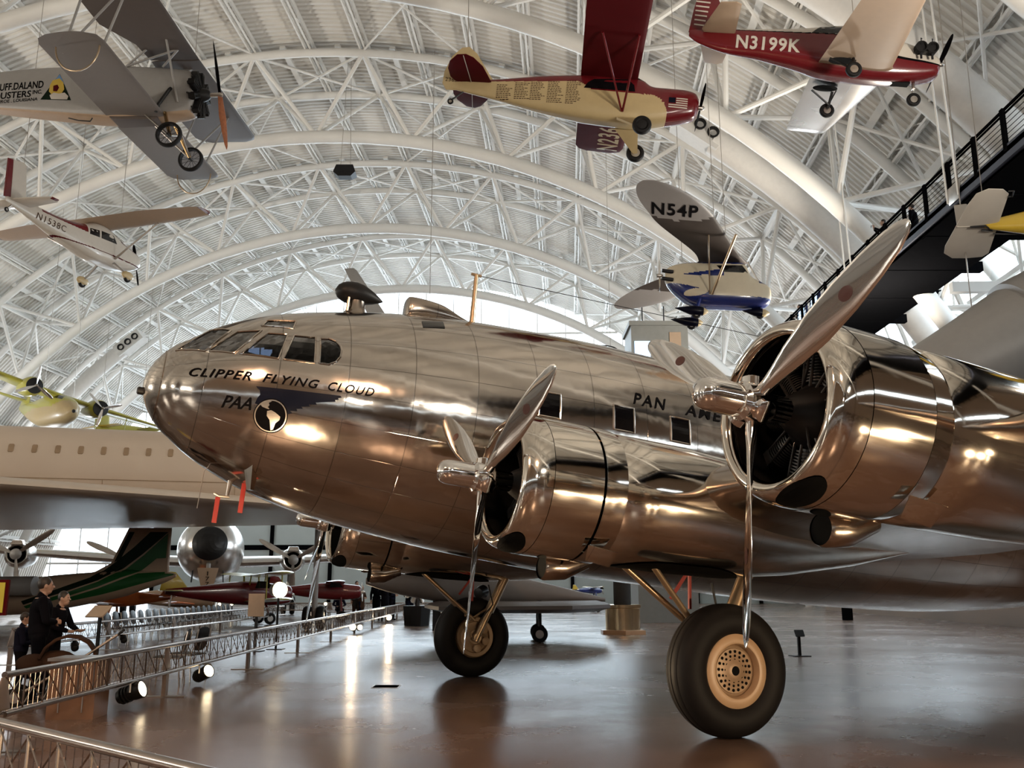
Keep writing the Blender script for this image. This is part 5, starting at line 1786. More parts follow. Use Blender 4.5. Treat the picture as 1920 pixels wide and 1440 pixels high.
def parked_plane(name, label, loc, yaw, L, c1, c2, span, biplane=False, h=1.0, low=False, tailc=None, group=None):
    """a small parked aeroplane: fuselage, wings, tail, propeller, wheels"""
    r = thing(name, label, 'aircraft', loc, rad(yaw), group)
    k = L / 6.0
    m = body_loft([(x * k, h + z * k, a * k, b * k, e) for x, z, a, b, e in ((2.2, 0, 0.25, 0.25, 2.2), (2.1, 0, 0.42, 0.42, 2.4), (1.4, 0, 0.45, 0.5, 2.6), (0.4, 0.05, 0.42, 0.55, 2.8), (-0.6, 0.08, 0.36, 0.5, 2.8), (-2.2, 0.1, 0.2, 0.3, 2.4), (-3.6, 0.16, 0.06, 0.12, 2))], 40, 32)
    m.build('fuselage', c1, r)
    lev = [(-0.3 if low or biplane else 0.55)] + ([0.85] if biplane else [])
    for z in lev:
        for s in (1, -1):
            wing_mb([(0.2, 1.1 * k, h + z * k, 1.25 * k, 0.12), (span / 2 - 0.2, 1.05 * k, h + (z + 0.12) * k, 1.2 * k, 0.12), (span / 2, 0.8 * k, h + (z + 0.12) * k, 0.6 * k, 0.1)], 10, 0.02, s).build('wing', c2, r)
    if biplane:
        for s in (1, -1):
            m = MB()
            for x in (0.1, 0.8):
                m.tube([(x * k, s * span * 0.36, h - 0.2 * k), (x * k, s * span * 0.36, h + 0.9 * k)], 0.03, 6)
                m.tube([(x * k, s * 0.3 * k, h + 0.4 * k), (x * k, s * 0.5 * k, h + 0.9 * k)], 0.03, 6)
            m.build('wing_strut', c2, r)
    m = MB()
    m.slab([(-2.6 * k, 0, h + 0.3 * k), (-3.2 * k, 0, h + 1.0 * k), (-3.7 * k, 0, h + 1.05 * k), (-3.85 * k, 0, h + 0.2 * k)], (0, 1, 0), 0.07)
    m.build('fin', tailc or c2, r)
    m = MB()
    m.slab([(-2.8 * k, 0, h + 0.2 * k), (-3.2 * k, 1.2 * k, h + 0.2 * k), (-3.6 * k, 1.2 * k, h + 0.2 * k), (-3.7 * k, 0, h + 0.2 * k), (-3.6 * k, -1.2 * k, h + 0.2 * k), (-3.2 * k, -1.2 * k, h + 0.2 * k)], (0, 0, 1), 0.06)
    m.build('tailplane', c2, r)
    for s in (1, -1):
        m = MB()
        m.tube([(0.9 * k, s * 0.3 * k, h - 0.3 * k), (1.0 * k, s * 0.7 * k, 0.25)], 0.05, 8)
        lg = m.build('gear_leg', c1, r)
        small_wheel(lg, (1.0 * k, s * 0.75 * k, 0.25), 0.25, 0.15)
    m = MB()
    m.tube([(-3.3 * k, 0, h + 0.05 * k), (-3.5 * k, 0, 0.1)], 0.03, 6)
    lg = m.build('tail_leg', STEEL, r)
    small_wheel(lg, (-3.5 * k, 0, 0.1), 0.1, 0.07)
    prop2(r, (2.3 * k, 0, h), 0.95 * k, 40, STEEL, 0.08)
    decal('cockpit_glass', poly2d([(0.1 * k, h + 0.3 * k), (0.2 * k, h + 0.62 * k), (0.7 * k, h + 0.6 * k), (1.0 * k, h + 0.3 * k)]), lambda u, v: (u, -1, v), CABP, r, m.bvh() if False else None)
    return r
parked_plane('aerobatic_biplane', 'red biplane with a yellow tail tip standing below the black-nosed transport', (-11.6, 41.5, 0), 35, 5.6, REDP, OLIVEY, 6.5, True, 1.25, tailc=YEL)
parked_plane('red_monoplane', 'small red aeroplane standing beyond the lit glass floodlight', (-8.6, 44.5, 0), 12, 4.2, REDP, REDP, 5, False, 1.35)
parked_plane('racing_plane', 'blue, white and orange striped low plane behind the tail of the green-striped jet', (-16.6, 47.5, 0), 8, 5.0, BEIGE, ORANGE, 6, False, 1.0, True, tailc=BLUEP)
parked_plane('stubby_racer', 'stubby orange-brown racing aeroplane with fat round fuselage behind the tilted sign', (-16.6, 41.2, 0), 170, 3.6, ORANGE, ORANGE, 4.4, False, 1.05, True)
parked_plane('aerobatic_monoplane', 'tiny blue and yellow aeroplane far behind the brass display drum', (5.1, 62.0, 0), 30, 2.2, BLUEP, YEL, 2.2, False, 1.35)

# grey delta jet low on the floor under the airliner's belly
gj = thing('grey_jet', 'flat grey delta jet standing low on the floor behind the farther main wheel', 'aircraft', (0.2, 28.8, 0))
m = body_loft([(-4.6, 1.75, 0.1, 0.1, 2), (-3.6, 1.7, 0.4, 0.35, 2.2), (-1.8, 1.6, 0.62, 0.52, 2.4), (0, 1.45, 0.6, 0.42, 2.6), (1.6, 1.3, 0.4, 0.2, 2.4), (2.6, 1.2, 0.05, 0.05, 2)], 40, 32)
m.build('fuselage', GREYF, gj)
m = MB()
m.slab([(-2.8, -0.3, 1.02), (-2.2, -2.6, 1.0), (1.4, -3.4, 1.04), (2.6, -1.5, 1.04), (2.8, 1.5, 1.04), (1.4, 3.4, 1.04), (-2.2, 2.6, 1.0)], (0, 0, 1), 0.3)
m.build('delta_wing', TAUPE, gj)
for (x, y) in ((-2.0, 0), (0.6, -0.9), (0.6, 0.9)):
    m = MB()
    m.tube([(x, y, 1.2), (x, y, 0.2)], 0.06, 8)
    lg = m.build('gear_leg', BLKP, gj)
    small_wheel(lg, (x, y, 0.24), 0.24, 0.16)

# yellow twin-engine amphibian hanging high on the left, and the yellow tail behind it
M_ = pose(-45, -4, -12, (-31.45, 62.8, 13.2))
yt2 = thing('twin_engine_amphibian', 'yellow and cream twin-engine aeroplane hanging at the left edge above the delta airliner', 'aircraft', M=M_)
m = body_loft([(4.0, -0.1, 0.1, 0.12, 2), (3.7, -0.1, 0.4, 0.45, 2.2), (2.8, 0, 0.75, 0.85, 2.3), (1.2, 0.1, 0.9, 1.1, 2.6), (-0.8, 0.1, 0.9, 1.1, 2.6), (-4, 0.4, 0.5, 0.7, 2.4), (-7.5, 0.9, 0.08, 0.2, 2)], 60, 40)
cb = m.bvh()
m.build('fuselage', [OLIVEY, CREAM], yt2, fm=lambda c, n: 1 if c.z < 0.1 + max(0, c.x - 2) * 0.4 else 0)
for s in (1, -1):
    wing_mb([(0.0, 1.6, 1.05, 2.6, 0.15), (2.4, 1.6, 1.1, 2.5, 0.15), (7.0, 1.2, 1.35, 1.5, 0.12), (7.4, 0.9, 1.36, 0.8, 0.1)], 12, 0.02, s).build('wing', OLIVEY, yt2)
    m = MB()
    m.lathe([(0.02, 0.50), (-0.1, 0.58), (-0.6, 0.66), (-1.4, 0.62), (-2.6, 0.35), (-3.6, 0.05)], (2.1, s * 2.25, 1.0), (1, 0, 0), 28)
    nac = m.build('nacelle', OLIVEY, yt2)
    m = MB()
    m.lathe([(0.10, 0.15), (0.06, 0.3), (0.02, 0.52), (-0.1, 0.54), (-0.12, 0.0)], (2.12, s * 2.25, 1.0), (1, 0, 0), 24, True)
    m.build('engine', BLACKM, nac)
    prop2(yt2, (2.45, s * 2.25, 1.0), 1.35, 98 if s < 0 else 30, CHROME, 0.12, 0.1, n=3)
    m = MB()
    m.tube([(1.0, s * 4.9, 0.05), (0.3, s * 4.9, -0.1), (-0.7, s * 4.9, 0.0)], [0.05, 0.25, 0.03], 14)
    m.tube([(0.3, s * 4.9, 0.1), (0.4, s * 4.8, 1.2)], 0.04, 6)
    m.build('float', OLIVEY, yt2)
    m = MB()
    m.slab([(-6.4, s * 0.1, 1.4), (-6.8, s * 2.0, 1.4), (-7.4, s * 2.0, 1.4), (-7.6, s * 0.1, 1.4)], (0, 0, 1), 0.1)
    m.build('tailplane', OLIVEY, yt2)
    decal('cockpit_window', poly2d([(1.6, 0.75), (1.7, 1.1), (2.4, 0.98), (2.8, 0.62)]), lambda u, v: (u, s * 2, v), CABP, yt2, cb, (0, -s, 0), 0.01, 2)
m = MB()
m.slab([(-5.6, 0, 0.9), (-6.6, 0, 2.4), (-7.4, 0, 2.5), (-7.7, 0, 0.9)], (0, 1, 0), 0.12)
m.build('fin', OLIVEY, yt2)
m = MB()
m.ell((4.02, 0, -0.1), (0.12, 0.12, 0.12))
m.build('nose_light', BLKP, yt2)
hang(yt2, M_, [(0, -1, 1.3), (0, 1, 1.3)], 0.015)
M_ = pose(60, 0, 0, (-30.9, 70.0, 13.9))
yb = thing('yellow_aeroplane', 'yellow aeroplane hanging behind the twin, just its square fin and one tailplane showing', 'aircraft', M=M_)
m = body_loft([(5.0, -0.5, 0.3, 0.35, 2.4), (4.0, -0.6, 0.5, 0.6, 2.6), (1.5, -0.6, 0.5, 0.55, 2.6), (-0.8, -0.7, 0.1, 0.15, 2.2)], 30, 28)
m.build('fuselage', OLIVEY, yb)
m = MB()
m.slab([(0.35, 0, -0.6), (0.25, 0, 0.75), (0.1, 0, 0.95), (-0.7, 0, 0.95), (-0.9, 0, 0.8), (-0.95, 0, -0.7)], (0, 1, 0), 0.1)
m.build('fin', OLIVEY, yb)
m = MB()
m.slab([(0.2, 0.1, -0.42), (0.0, 2.0, -0.42), (-0.5, 2.1, -0.42), (-0.7, 0.1, -0.42), (-0.5, -2.1, -0.42), (0.0, -2.0, -0.42)], (0, 0, 1), 0.1)
m.build('tailplane', YEL, yb)
for s in (1, -1):
    wing_mb([(0.3, 3.9, -0.3, 1.5, 0.13), (4.6, 3.8, -0.1, 1.3, 0.12)], 10, 0.02, s).build('wing', OLIVEY, yb)
hang(yb, M_, [(3.2, 0, 0.0), (-0.5, 0, 0.9)], 0.015)

# grey swept fin behind the aerial pod
sj = thing('swept_tail_jet', 'grey jet hanging behind the polished airliner, its swept fin rising past the black aerial pod', 'aircraft', (-8.0, 50.0, 14.4))
m = body_loft([(6.0, 0, 0.1, 0.1, 2), (4.5, 0, 0.6, 0.6, 2), (1.0, 0, 0.75, 0.75, 2), (-1.2, 0, 0.5, 0.5, 2), (-2.0, 0, 0.3, 0.3, 2)], 30, 28)
m.build('fuselage', LGREY, sj)
m = MB()
m.slab([(0.7, 0, 0.6), (1.9, 0, 0.6), (-0.75, 0, 4.62), (-0.95, 0, 4.75), (-1.45, 0, 4.70)], (0, 1, 0), 0.14, 0.94)
m.build('fin', LGREY, sj)
for s in (1, -1):
    wing_mb([(0.5, 3.6, -0.1, 2.0, 0.1), (3.6, 1.6, -0.1, 1.0, 0.1)], 10, 0, s).build('wing', LGREY, sj)
for x in (3.4,):
    m = MB()
    m.tube([(x, 0, 0.7), (x, 0, roof_z(-8 + x, 50) - 14.4)], 0.02, 6)
    m.build('suspension_cable', STEEL, sj)

# big light-grey fuselage section, right edge
gx = V((0.925, -0.08, 0.37)).normalized()
gf = thing('grey_fuselage', 'huge light grey aircraft body hanging at the right edge behind the nearest engine', 'aircraft', (10.0, 24.2, 6.4))
m = MB()
m.lathe([(-0.6, 0.02), (-0.4, 0.35), (0.2, 0.75), (1.2, 1.08), (2.4, 1.32), (3.4, 1.55), (3.75, 1.62), (3.78, 1.60), (3.82, 1.60), (3.85, 1.74), (5.0, 1.85), (9.0, 1.9), (9.5, 1.5), (9.6, 0.0)], (0, 0, 0), gx, 64)
m.build('body', LGREY, gf)
m = MB()
m.slab([(1.6, -0.9, -0.25), (5.0, -2.6, 0.6), (7.0, -2.6, 1.3), (6.2, -0.9, 1.2)], (0.2, 0.2, 1), 0.18)
m.build('stub_wing', BEIGE, gf)
for q in (2.5, 7.0):
    p = gx * q
    m = MB()
    m.tube([p + V((0, 0, 1.3)), (p.x, p.y, roof_z(10 + p.x, 24.2 + p.y) - 6.4)], 0.018, 6)
    m.build('suspension_cable', STEEL, gf)

# lift tower behind the cabin, and a dark tubular frame beside it
tw = thing('lift_tower', 'square grey lift tower with a lit window behind the PAN lettering', 'tower', (7.15, 45.0, 0))
m = MB()
m.box((0, 0, 7.0), (2.75, 2.6, 14.0))
m.box((0, 0, 14.1), (2.95, 2.8, 0.22))
m.build('shaft', TOWERG, tw, smooth=0)
m = MB()
m.box((-0.85, -1.32, 12.55), (0.75, 0.06, 1.3))
m.build('lit_window', SCREEN, tw, smooth=0)
m = MB()
m.box((0.75, -1.32, 13.3), (0.55, 0.05, 0.7))
m.build('wall_notice', BEIGE, tw, smooth=0)
for x in (-0.8, 0.25):
    m = MB()
    m.tube([(x, -1.2, 14.2), (x, -1.2, 15.0)], 0.03, 6)
    m.build('roof_rod', BLKP, tw)
fr_ = thing('tubular_frame', 'thin black tubular flying frame hanging beside the grey lift tower', 'aircraft', (4.4, 45.5, 13.2))
m = MB()
m.tube(crv([(-0.55, 0, 0.0), (0.0, 0, 0.25), (0.7, 0, 0.18), (1.1, 0, -0.15)], 14), 0.03, 6)
m.tube([(0.7, 0, 0.18), (0.95, 0, -0.3), (0.2, 0, -0.28), (0.0, 0, 0.25)], 0.025, 6)
m.build('tube_frame', BLKP, fr_)
m = MB()
m.ell((0.95, 0, -0.2), (0.22, 0.2, 0.2))
m.ell((0.6, 0, -0.32), (0.12, 0.12, 0.1))
m.build('engine', BLKP, fr_)
m = MB()
m.tube([(0.55, 0, 0.2), (0.55, 0, roof_z(4.95, 45.5) - 13.2)], 0.012, 5)
m.build('suspension_cable', STEEL, fr_)

# loudspeaker under the vault
sp_ = thing('loudspeaker', 'black wedge-shaped loudspeaker hanging alone under the white vault', 'loudspeaker', (-10.0, 52.0, 25.9))
m = MB()
m.rings([[(-0.5, -0.35, 0.34), (0.5, -0.35, 0.34), (0.5, 0.35, 0.34), (-0.5, 0.35, 0.34)], [(-0.66, -0.42, -0.14), (0.66, -0.42, -0.14), (0.66, 0.42, -0.14), (-0.66, 0.42, -0.14)], [(-0.38, -0.3, -0.36), (0.38, -0.3, -0.36), (0.38, 0.3, -0.36), (-0.38, 0.3, -0.36)]])
m.build('cabinet', BLKP, sp_, smooth=0)
m = MB()
for x in (-0.3, 0.3):
    m.tube([(x, 0, 0.3), (x * 0.3, 0, roof_z(-10, 52) - 25.9)], 0.015, 5)
m.build('hanging_wire', STEEL, sp_)
# ------------------------------------------------------------ floor-level furniture
BROWNG = mat('brown_gusset_paint', (0.20, 0.15, 0.12), 0.4, 0.3, var=0.1)
def barrier_proto(L, label, group, M):
    """one barrier section from its post along +x: round rails, lattice, triangular gusset, post on a flat foot"""
    r = thing('barrier_section', label, 'barrier', group=group, M=M)
    m = MB()
    m.tube([(0, 0, 0.72), (L, 0, 0.72)], 0.032, 12)
    m.build('top_rail', RAILM, r)
    m = MB()
    for y in (-0.04, 0.04):
        m.tube([(0, y, 0.35), (L, y, 0.35)], 0.026, 10)
    m.build('bottom_rail', RAILM, r)
    m = MB()
    n = int(L / 0.40)
    for i in range(n):
        x0, x1 = L * i / n, L * (i + 1) / n
        m.tube([(x0, 0, 0.36), (x0, 0, 0.72)], 0.010, 6)
        m.tube([(x0, 0.015, 0.36), (x1, 0.015, 0.71)], 0.006, 5)
        m.tube([(x0, -0.015, 0.71), (x1, -0.015, 0.36)], 0.006, 5)
        for q in (0.25, 0.5, 0.75):
            xx = x0 + (x1 - x0) * q
            m.tube([(xx, 0, 0.37), (xx, 0, 0.71)], 0.0035, 4)
    m.build('lattice', RAILM, r)
    m = MB()
    m.slab([(-0.17, 0, 0.38), (0.17, 0, 0.38), (0.05, 0, 0.70), (-0.05, 0, 0.70)], (0, 1, 0), 0.03)
    m.build('gusset_plate', BROWNG, r)
    m = MB()
    m.box((0, 0, 0.18), (0.11, 0.06, 0.34))
    m.build('post', BROWNG, r, smooth=0)
    m = MB()
    m.box((0, 0, 0.008), (0.12, 0.62, 0.016))
    m.build('foot_plate', STEEL, r, smooth=0)
    return r
def barrier_line(p, q, n, labels, group):
    p, q = V(p), V(q)
    d = (q - p) / n
    ang = math.atan2(d.y, d.x)
    proto = None
    for i in range(n):
        c = p + d * i
        M = Matrix.Translation(c) @ Matrix.Rotation(ang, 4, 'Z')
        if proto is None:
            proto = barrier_proto(d.length, labels[i], group, M)
        else:
            dup(proto, c, ang, labels[i], group)
ordn = ['first', 'second', 'third', 'fourth', 'fifth', 'sixth', 'seventh', 'eighth', 'ninth']
barrier_line((-5.0, 9.6, 0), (-5.72, 51.8, 0), 9, ['low metal barrier section along the polished floor, ' + o + ' of its row counted from the kiosk' for o in ordn], 'barrier beside the polished airliner')
barrier_line((-3.55, 6.53, 0), (-0.73, 4.02, 0), 1, ['nearest low metal barrier section, its rail cutting the bottom corner of the view'], 'barrier at the bottom corner')
barrier_line((-5.0, 9.4, 0), (-4.95, 7.2, 0), 1, ['short metal barrier section at the left edge in front of the dark-clothed visitors'], 'barrier at the left edge')
barrier_line((-10.35, 20.0, 0), (-10.45, 44.0, 0), 5, ['low metal barrier section in front of the black chair row, ' + o + ' from the tilted sign' for o in ordn[:5]], 'barrier by the chair row')
barrier_line((-14.0, 52.0, 0), (-2.0, 54.0, 0), 3, ['far low barrier section below the silver transport', 'far low barrier section below the red aeroplane', 'far low barrier section behind the standing visitors'], 'far cross barrier')

# black chairs in a row and two loose ones
def chair(loc, rz, label, group):
    r = thing('chair', label, 'chair', loc, rz, group)
    m = MB()
    m.slab([(-0.23, -0.22, 0.44), (0.23, -0.22, 0.44), (0.22, 0.22, 0.46), (-0.22, 0.22, 0.46)], (0, 0, 1), 0.035)
    m.build('seat', BLKP, r)
    m = MB()
    pts = [(0.2 * math.copysign(abs(cos(2 * pi * i / 20)) ** 0.7, cos(2 * pi * i / 20)), -0.25 - 0.05 * sin(2 * pi * i / 20), 0.70 + 0.20 * math.copysign(abs(sin(2 * pi * i / 20)) ** 0.7, sin(2 * pi * i / 20))) for i in range(20)]
    m.slab(pts, (0, 1, 0.25), 0.03)
    m.build('backrest', BLKP, r)
    for s in (-1, 1):
        m = MB()
        m.tube([(s * 0.22, 0.2, 0.44), (s * 0.235, -0.2, 0.44), (s * 0.2, -0.26, 0.6), (s * 0.19, -0.30, 0.86)], 0.012, 6)
        m.build('side_frame', STEEL, r)
    for sx in (-1, 1):
        for sy in (-1, 1):
            m = MB()
            m.tube([(sx * 0.21, sy * 0.19, 0.44), (sx * 0.24, sy * 0.23, 0.0)], 0.012, 6)
            m.build('leg', STEEL, r)
    return r
CH0 = chair((-10.95, 26.6, 0), -pi / 2 + 0.0, 'black stacking chair standing in the long row behind the far barrier', 'black chairs in the long row')
for i in range(1, 20):
    dup(CH0, (-10.95 - 0.02 * i, 26.6 + 0.66 * i, 0), -pi / 2, 'black stacking chair standing in the long row behind the far barrier', 'black chairs in the long row')
dup(CH0, (-5.62, 15.9, 0), pi * 0.55, 'black chair beside the near barrier, nearer to the kiosk of the loose pair')
dup(CH0, (-5.60, 16.75, 0), pi * 0.42, 'black chair beside the near barrier, farther from the kiosk of the loose pair')

# spotlights clamped under the barriers
def spotlight(loc, tgt, label, k=1.0, power=0, group=None, lit=True):
    loc, tgt = V(loc), V(tgt)
    r = thing('spotlight', label, 'spotlight', loc, 0, group)
    d = (tgt - loc).normalized()
    m = MB()
    m.lathe([(-0.22 * k, 0.03 * k), (-0.2 * k, 0.075 * k), (-0.05 * k, 0.08 * k), (0.0, 0.095 * k), (0.10 * k, 0.10 * k), (0.105 * k, 0.088 * k)], (0, 0, 0), d, 20, True)
    for q in (-0.16, -0.12, -0.08):
        m.lathe([(q * k, 0.078 * k), (q * k, 0.095 * k), ((q + 0.015) * k, 0.095 * k), ((q + 0.015) * k, 0.078 * k)], (0, 0, 0), d, 16)
    m.build('housing', BLACKM, r)
    m = MB()
    m.lathe([(0.095 * k, 0.088 * k), (0.10 * k, 0.0)], (0, 0, 0), d, 20)
    m.build('lens', LENS if lit else BLKP, r)
    m = MB()
    _, e1, e2 = basis(d)
    m.tube([e1 * 0.1 * k, e1 * 0.1 * k + V((0, 0, max(0.33 - loc.z, 0.08))), V((0, 0, max(0.35 - loc.z, 0.1))), -e1 * 0.1 * k + V((0, 0, max(0.33 - loc.z, 0.08))), -e1 * 0.1 * k], 0.012 * k, 6)
    m.build('yoke', STEEL, r)
    if power:
        lamp('spotlight_beam', 'SPOT', loc + d * 0.16, tgt, power, WARM, spot_size=rad(58), spot_blend=0.6, shadow_soft_size=0.09 * k)
    return r
def bw(x, y, z):
    return MA @ V((x, y, z))
SG = 'spotlights under the barriers'
spotlight((-4.98, 12.9, 0.22), bw(1.0, 2.0, 2.2), 'black spotlight under the near barrier, lens lit, just beyond the brown kiosk', 1.15, 650, SG)
spotlight((-5.02, 15.9, 0.20), bw(1.5, 1.5, 2.4), 'black spotlight under the near barrier next to the two loose chairs', 1.1, 650, SG)
spotlight((-5.38, 32.6, 0.24), bw(3, -5, 2), 'bright double spotlight under the barrier, its streak reflected in the floor, nearer one', 1.2, 160, SG)
spotlight((-5.20, 32.9, 0.22), bw(0, -7, 2), 'bright double spotlight under the barrier, its streak reflected in the floor, farther one', 1.0, 0, SG)
spotlight((-5.45, 42.6, 0.26), bw(2, -6, 2), 'bright spotlight under the barrier below the standing visitors', 1.4, 160, SG)
spotlight((-10.3, 22.8, 0.22), (-14, 30, 3), 'small dark spotlight under the chair-row barrier, nearer to the stroller', 0.9, 0, SG, False)
spotlight((-10.3, 25.6, 0.25), (-14, 32, 3), 'small dark spotlight under the chair-row barrier, below the first chairs', 0.9, 0, SG, False)
for i, (x, y, z) in enumerate(((-15.4, 48.8, 0.75), (-14.9, 48.9, 0.72), (-14.3, 49.0, 0.74), (-9.9, 48.2, 0.62), (-9.4, 48.4, 0.75), (-8.7, 48.5, 0.72), (-9.6, 46.6, 0.45))):
    r_ = spotlight((x, y, z), (x + 2, 20, 1.0), 'tiny bright lamp far off below the silver transport, one of several near the cross barrier', 0.9, 0, 'tiny lamps near the cross barrier')
    m = MB()
    m.tube([(0, 0, 0), (0, 0, -z)], 0.03, 6)
    m.build('stand', BLKP, r_)
# big lit glass floodlight on a pole
fl = thing('floodlight', 'large round glowing glass floodlight on a pole above the barrier', 'floodlight', (-6.1, 25.0, 0))
m = MB()
fd = V((0.75, -0.65, 0.0)).normalized()
m.lathe([(-0.25, 0.02), (-0.2, 0.16), (0.0, 0.2), (0.02, 0.21)], (0, 0, 1.50), fd, 24, True)
m.build('reflector', STEEL, fl)
m = MB()
m.lathe([(0.02, 0.205), (0.12, 0.19), (0.2, 0.12), (0.23, 0.0)], (0, 0, 1.50), fd, 24)
m.build('lamp_glass', GLOWG, fl)
m = MB()
m.tube([(0, 0, 0), (0, 0, 1.33)], 0.03, 8)
m.box((0, 0, 0.01), (0.4, 0.4, 0.02))
m.build('pole', BLKP, fl)
# lamps that warm the airliner from the visitors' side (on the barrier behind and beside the camera)
spotlight((-2.75, 6.25, 0.20), bw(4.7, 1.2, 2.9), 'black spotlight under the nearest barrier, aimed up at the nose', 1.1, 900, SG)
spotlight((7.9, 2.5, 0.22), bw(2.6, 4.2, 2.2), 'black spotlight on the floor out beyond the wing, first of three', 1.1, 500, SG)
spotlight((8.9, 3.3, 0.22), bw(2.2, 4.4, 2.2), 'black spotlight on the floor out beyond the wing, second of three', 1.1, 400, SG)
spotlight((11.8, 2.9, 0.22), bw(1.2, 7.4, 2.4), 'black spotlight on the floor out beyond the wing, third of three', 1.1, 500, SG)

# signs, kiosk, stroller
sg_ = thing('yellow_sign', 'yellow lit information sign in a dark frame at the left edge', 'sign', (-6.72, 12.0, 0), rad(8))
m = MB()
m.box((0, 0.03, 1.44), (0.74, 0.05, 0.44))
m.box((0, 0.03, 0.62), (0.08, 0.06, 1.24))
m.box((0, 0.03, 0.02), (0.6, 0.4, 0.04))
m.build('frame', MAROON, sg_, smooth=0)
m = MB()
m.box((0, 0.0, 1.44), (0.66, 0.02, 0.37))
m.build('sign_face', SIGNY, sg_, smooth=0)
m = MB()
m.box((0, 0.0, 1.06), (0.62, 0.03, 0.24))
m.build('lower_panel', PANEL, sg_, smooth=0)
for t, x, z, h in (('Air', 0.13, 1.46, 0.06), ('&', 0.17, 1.36, 0.06)):
    decal('sign_lettering', text2d(t, h * 1.4), lambda u, v, x=x, z=z: (x + u, -0.012, z + v), INK, sg_)
ks = thing('brown_kiosk', 'brown wood-panelled kiosk box behind the near barrier', 'kiosk', (-5.38, 12.15, 0), rad(4))
m = MB()
m.box((0, 0, 0.34), (0.56, 0.50, 0.68))
m.build('cabinet', BROWNW, ks, smooth=0)
m = MB()
m.box((0, 0, 0.70), (0.62, 0.56, 0.035))
m.build('counter_top', STEEL, ks, smooth=0)
m = MB()
for x in (-0.14, 0.14):
    m.box((x, -0.255, 0.36), (0.015, 0.012, 0.56))
m.build('panel_joint', STEEL, ks, smooth=0)
st_ = thing('stroller', 'brown-hooded stroller between the dark-clothed visitors and the barrier', 'stroller', (-6.25, 13.35, 0), rad(20))
m = MB()
for k in range(7):
    a = rad(12 + 24 * k)
    p = V((0.12 + 0.02, 0, 0.55))
    m.slab([p + V((0.36 * cos(a + q), y, 0.36 * sin(a + q))) for q, y in ((-0.22, -0.22), (0.22, -0.22), (0.22, 0.22), (-0.22, 0.22))], V((cos(a), 0, sin(a))), 0.035, 0.97)
m.ell((-0.3, 0, 0.55), (0.22, 0.2, 0.13))
m.ell((-0.02, 0.0, 0.56), (0.28, 0.19, 0.16))
m.build('hood', CLOTH_B, st_)
m = MB()
m.slab([(-0.4, -0.2, 0.42), (0.3, -0.2, 0.46), (0.3, 0.2, 0.46), (-0.4, 0.2, 0.42)], (0, 0, 1), 0.12)
m.build('seat', CLOTH_D, st_)
for s in (-1, 1):
    m = MB()
    m.tube([(-0.45, s * 0.24, 0.14), (0.3, s * 0.24, 0.6), (0.75, s * 0.24, 0.92)], 0.016, 6)
    m.tube([(0.4, s * 0.24, 0.14), (-0.1, s * 0.24, 0.5)], 0.016, 6)
    m.build('side_frame', STEEL, st_)
    for x in (-0.45, 0.4):
        small_wheel(st_, (x, s * 0.26, 0.13), 0.13, 0.05)
m = MB()
m.tube([(0.75, -0.24, 0.92), (0.82, -0.2, 0.98), (0.82, 0.2, 0.98), (0.75, 0.24, 0.92)], 0.018, 8)
m.build('push_handle', BLKP, st_)
def label_stand(loc, rz, label, w, h, z, tilt, ptop=PANEL):
    r = thing('label_stand', label, 'sign', loc, rz)
    m = MB()
    m.box((0, 0, z), (w, 0.03, h), Matrix.Rotation(tilt, 3, 'X'))
    m.build('label_panel', ptop, r, smooth=0)
    m = MB()
    m.box((0, 0.05, z / 2 - 0.02), (0.06, 0.06, z))
    m.box((0, 0.05, 0.01), (0.4, 0.35, 0.02))
    m.build('stand', BLKP, r, smooth=0)
    return r
label_stand((-9.55, 22.2, 0), rad(-20), 'tilted beige label panel on a stand at the near end of the chair-row barrier', 0.50, 0.38, 1.02, rad(-50))
label_stand((-6.45, 24.2, 0), rad(-8), 'blank upright beige label panel left of the glowing glass floodlight', 0.42, 0.56, 1.13, 0)
label_stand((6.7, 22.5, 0), rad(10), 'small black label stand on the floor behind the nearest wheel', 0.22, 0.16, 0.52, rad(-30), BLKP)

# brass drum pedestal and other things under the belly
pd_ = thing('display_drum', 'round brass display drum on a hexagonal wooden base under the airliner', 'pedestal', (3.82, 33.2, 0))
m = MB()
m.lathe([(0, 0.001), (0, 0.84), (0.13, 0.84), (0.14, 0.82), (0.14, 0.001)], (0, 0, 0), (0, 0, 1), 6)
m.build('base', BASEW, pd_, smooth=20)
m = MB()
m.lathe([(0.14, 0.60), (0.86, 0.60), (0.88, 0.64), (0.98, 0.64), (0.99, 0.60), (0.99, 0.001)], (0, 0, 0), (0, 0, 1), 32)
m.build('drum', PEDM, pd_)
m = MB()
m.lathe([(0.99, 0.30), (1.9, 0.30), (1.92, 0.0)], (0, 0, 0), (0, 0, 1), 24)
m.build('column', CLOTH_G, pd_)
en = thing('radial_engine_display', 'glinting radial aero engine on a black pedestal right of the standing visitors', 'engine', (-3.95, 40.0, 0))
m = MB()
m.rings([[(0.5 * a, 0.5 * b, 0.02) for a, b in ((-1, -0.4), (-0.4, -1), (0.4, -1), (1, -0.4), (1, 0.4), (0.4, 1), (-0.4, 1), (-1, 0.4))], [(0.56 * a, 0.56 * b, 0.82) for a, b in ((-1, -0.4), (-0.4, -1), (0.4, -1), (1, -0.4), (1, 0.4), (0.4, 1), (-0.4, 1), (-1, 0.4))]])
m.build('pedestal', BLKP, en, smooth=20)
m = MB()
m.lathe([(-0.2, 0.2), (0.1, 0.3), (0.3, 0.15), (0.35, 0.0)], (0, 0, 1.5), (0.3, -1, 0), 20, True)
m.tube([(0, 0, 0.82), (0, 0, 1.4)], 0.1, 10)
eb = m.build('crankcase', ENG, en)
cy = MB()
cy.tube([(0, 0, 0.2), (0, 0, 0.6)], 0.08, 10)
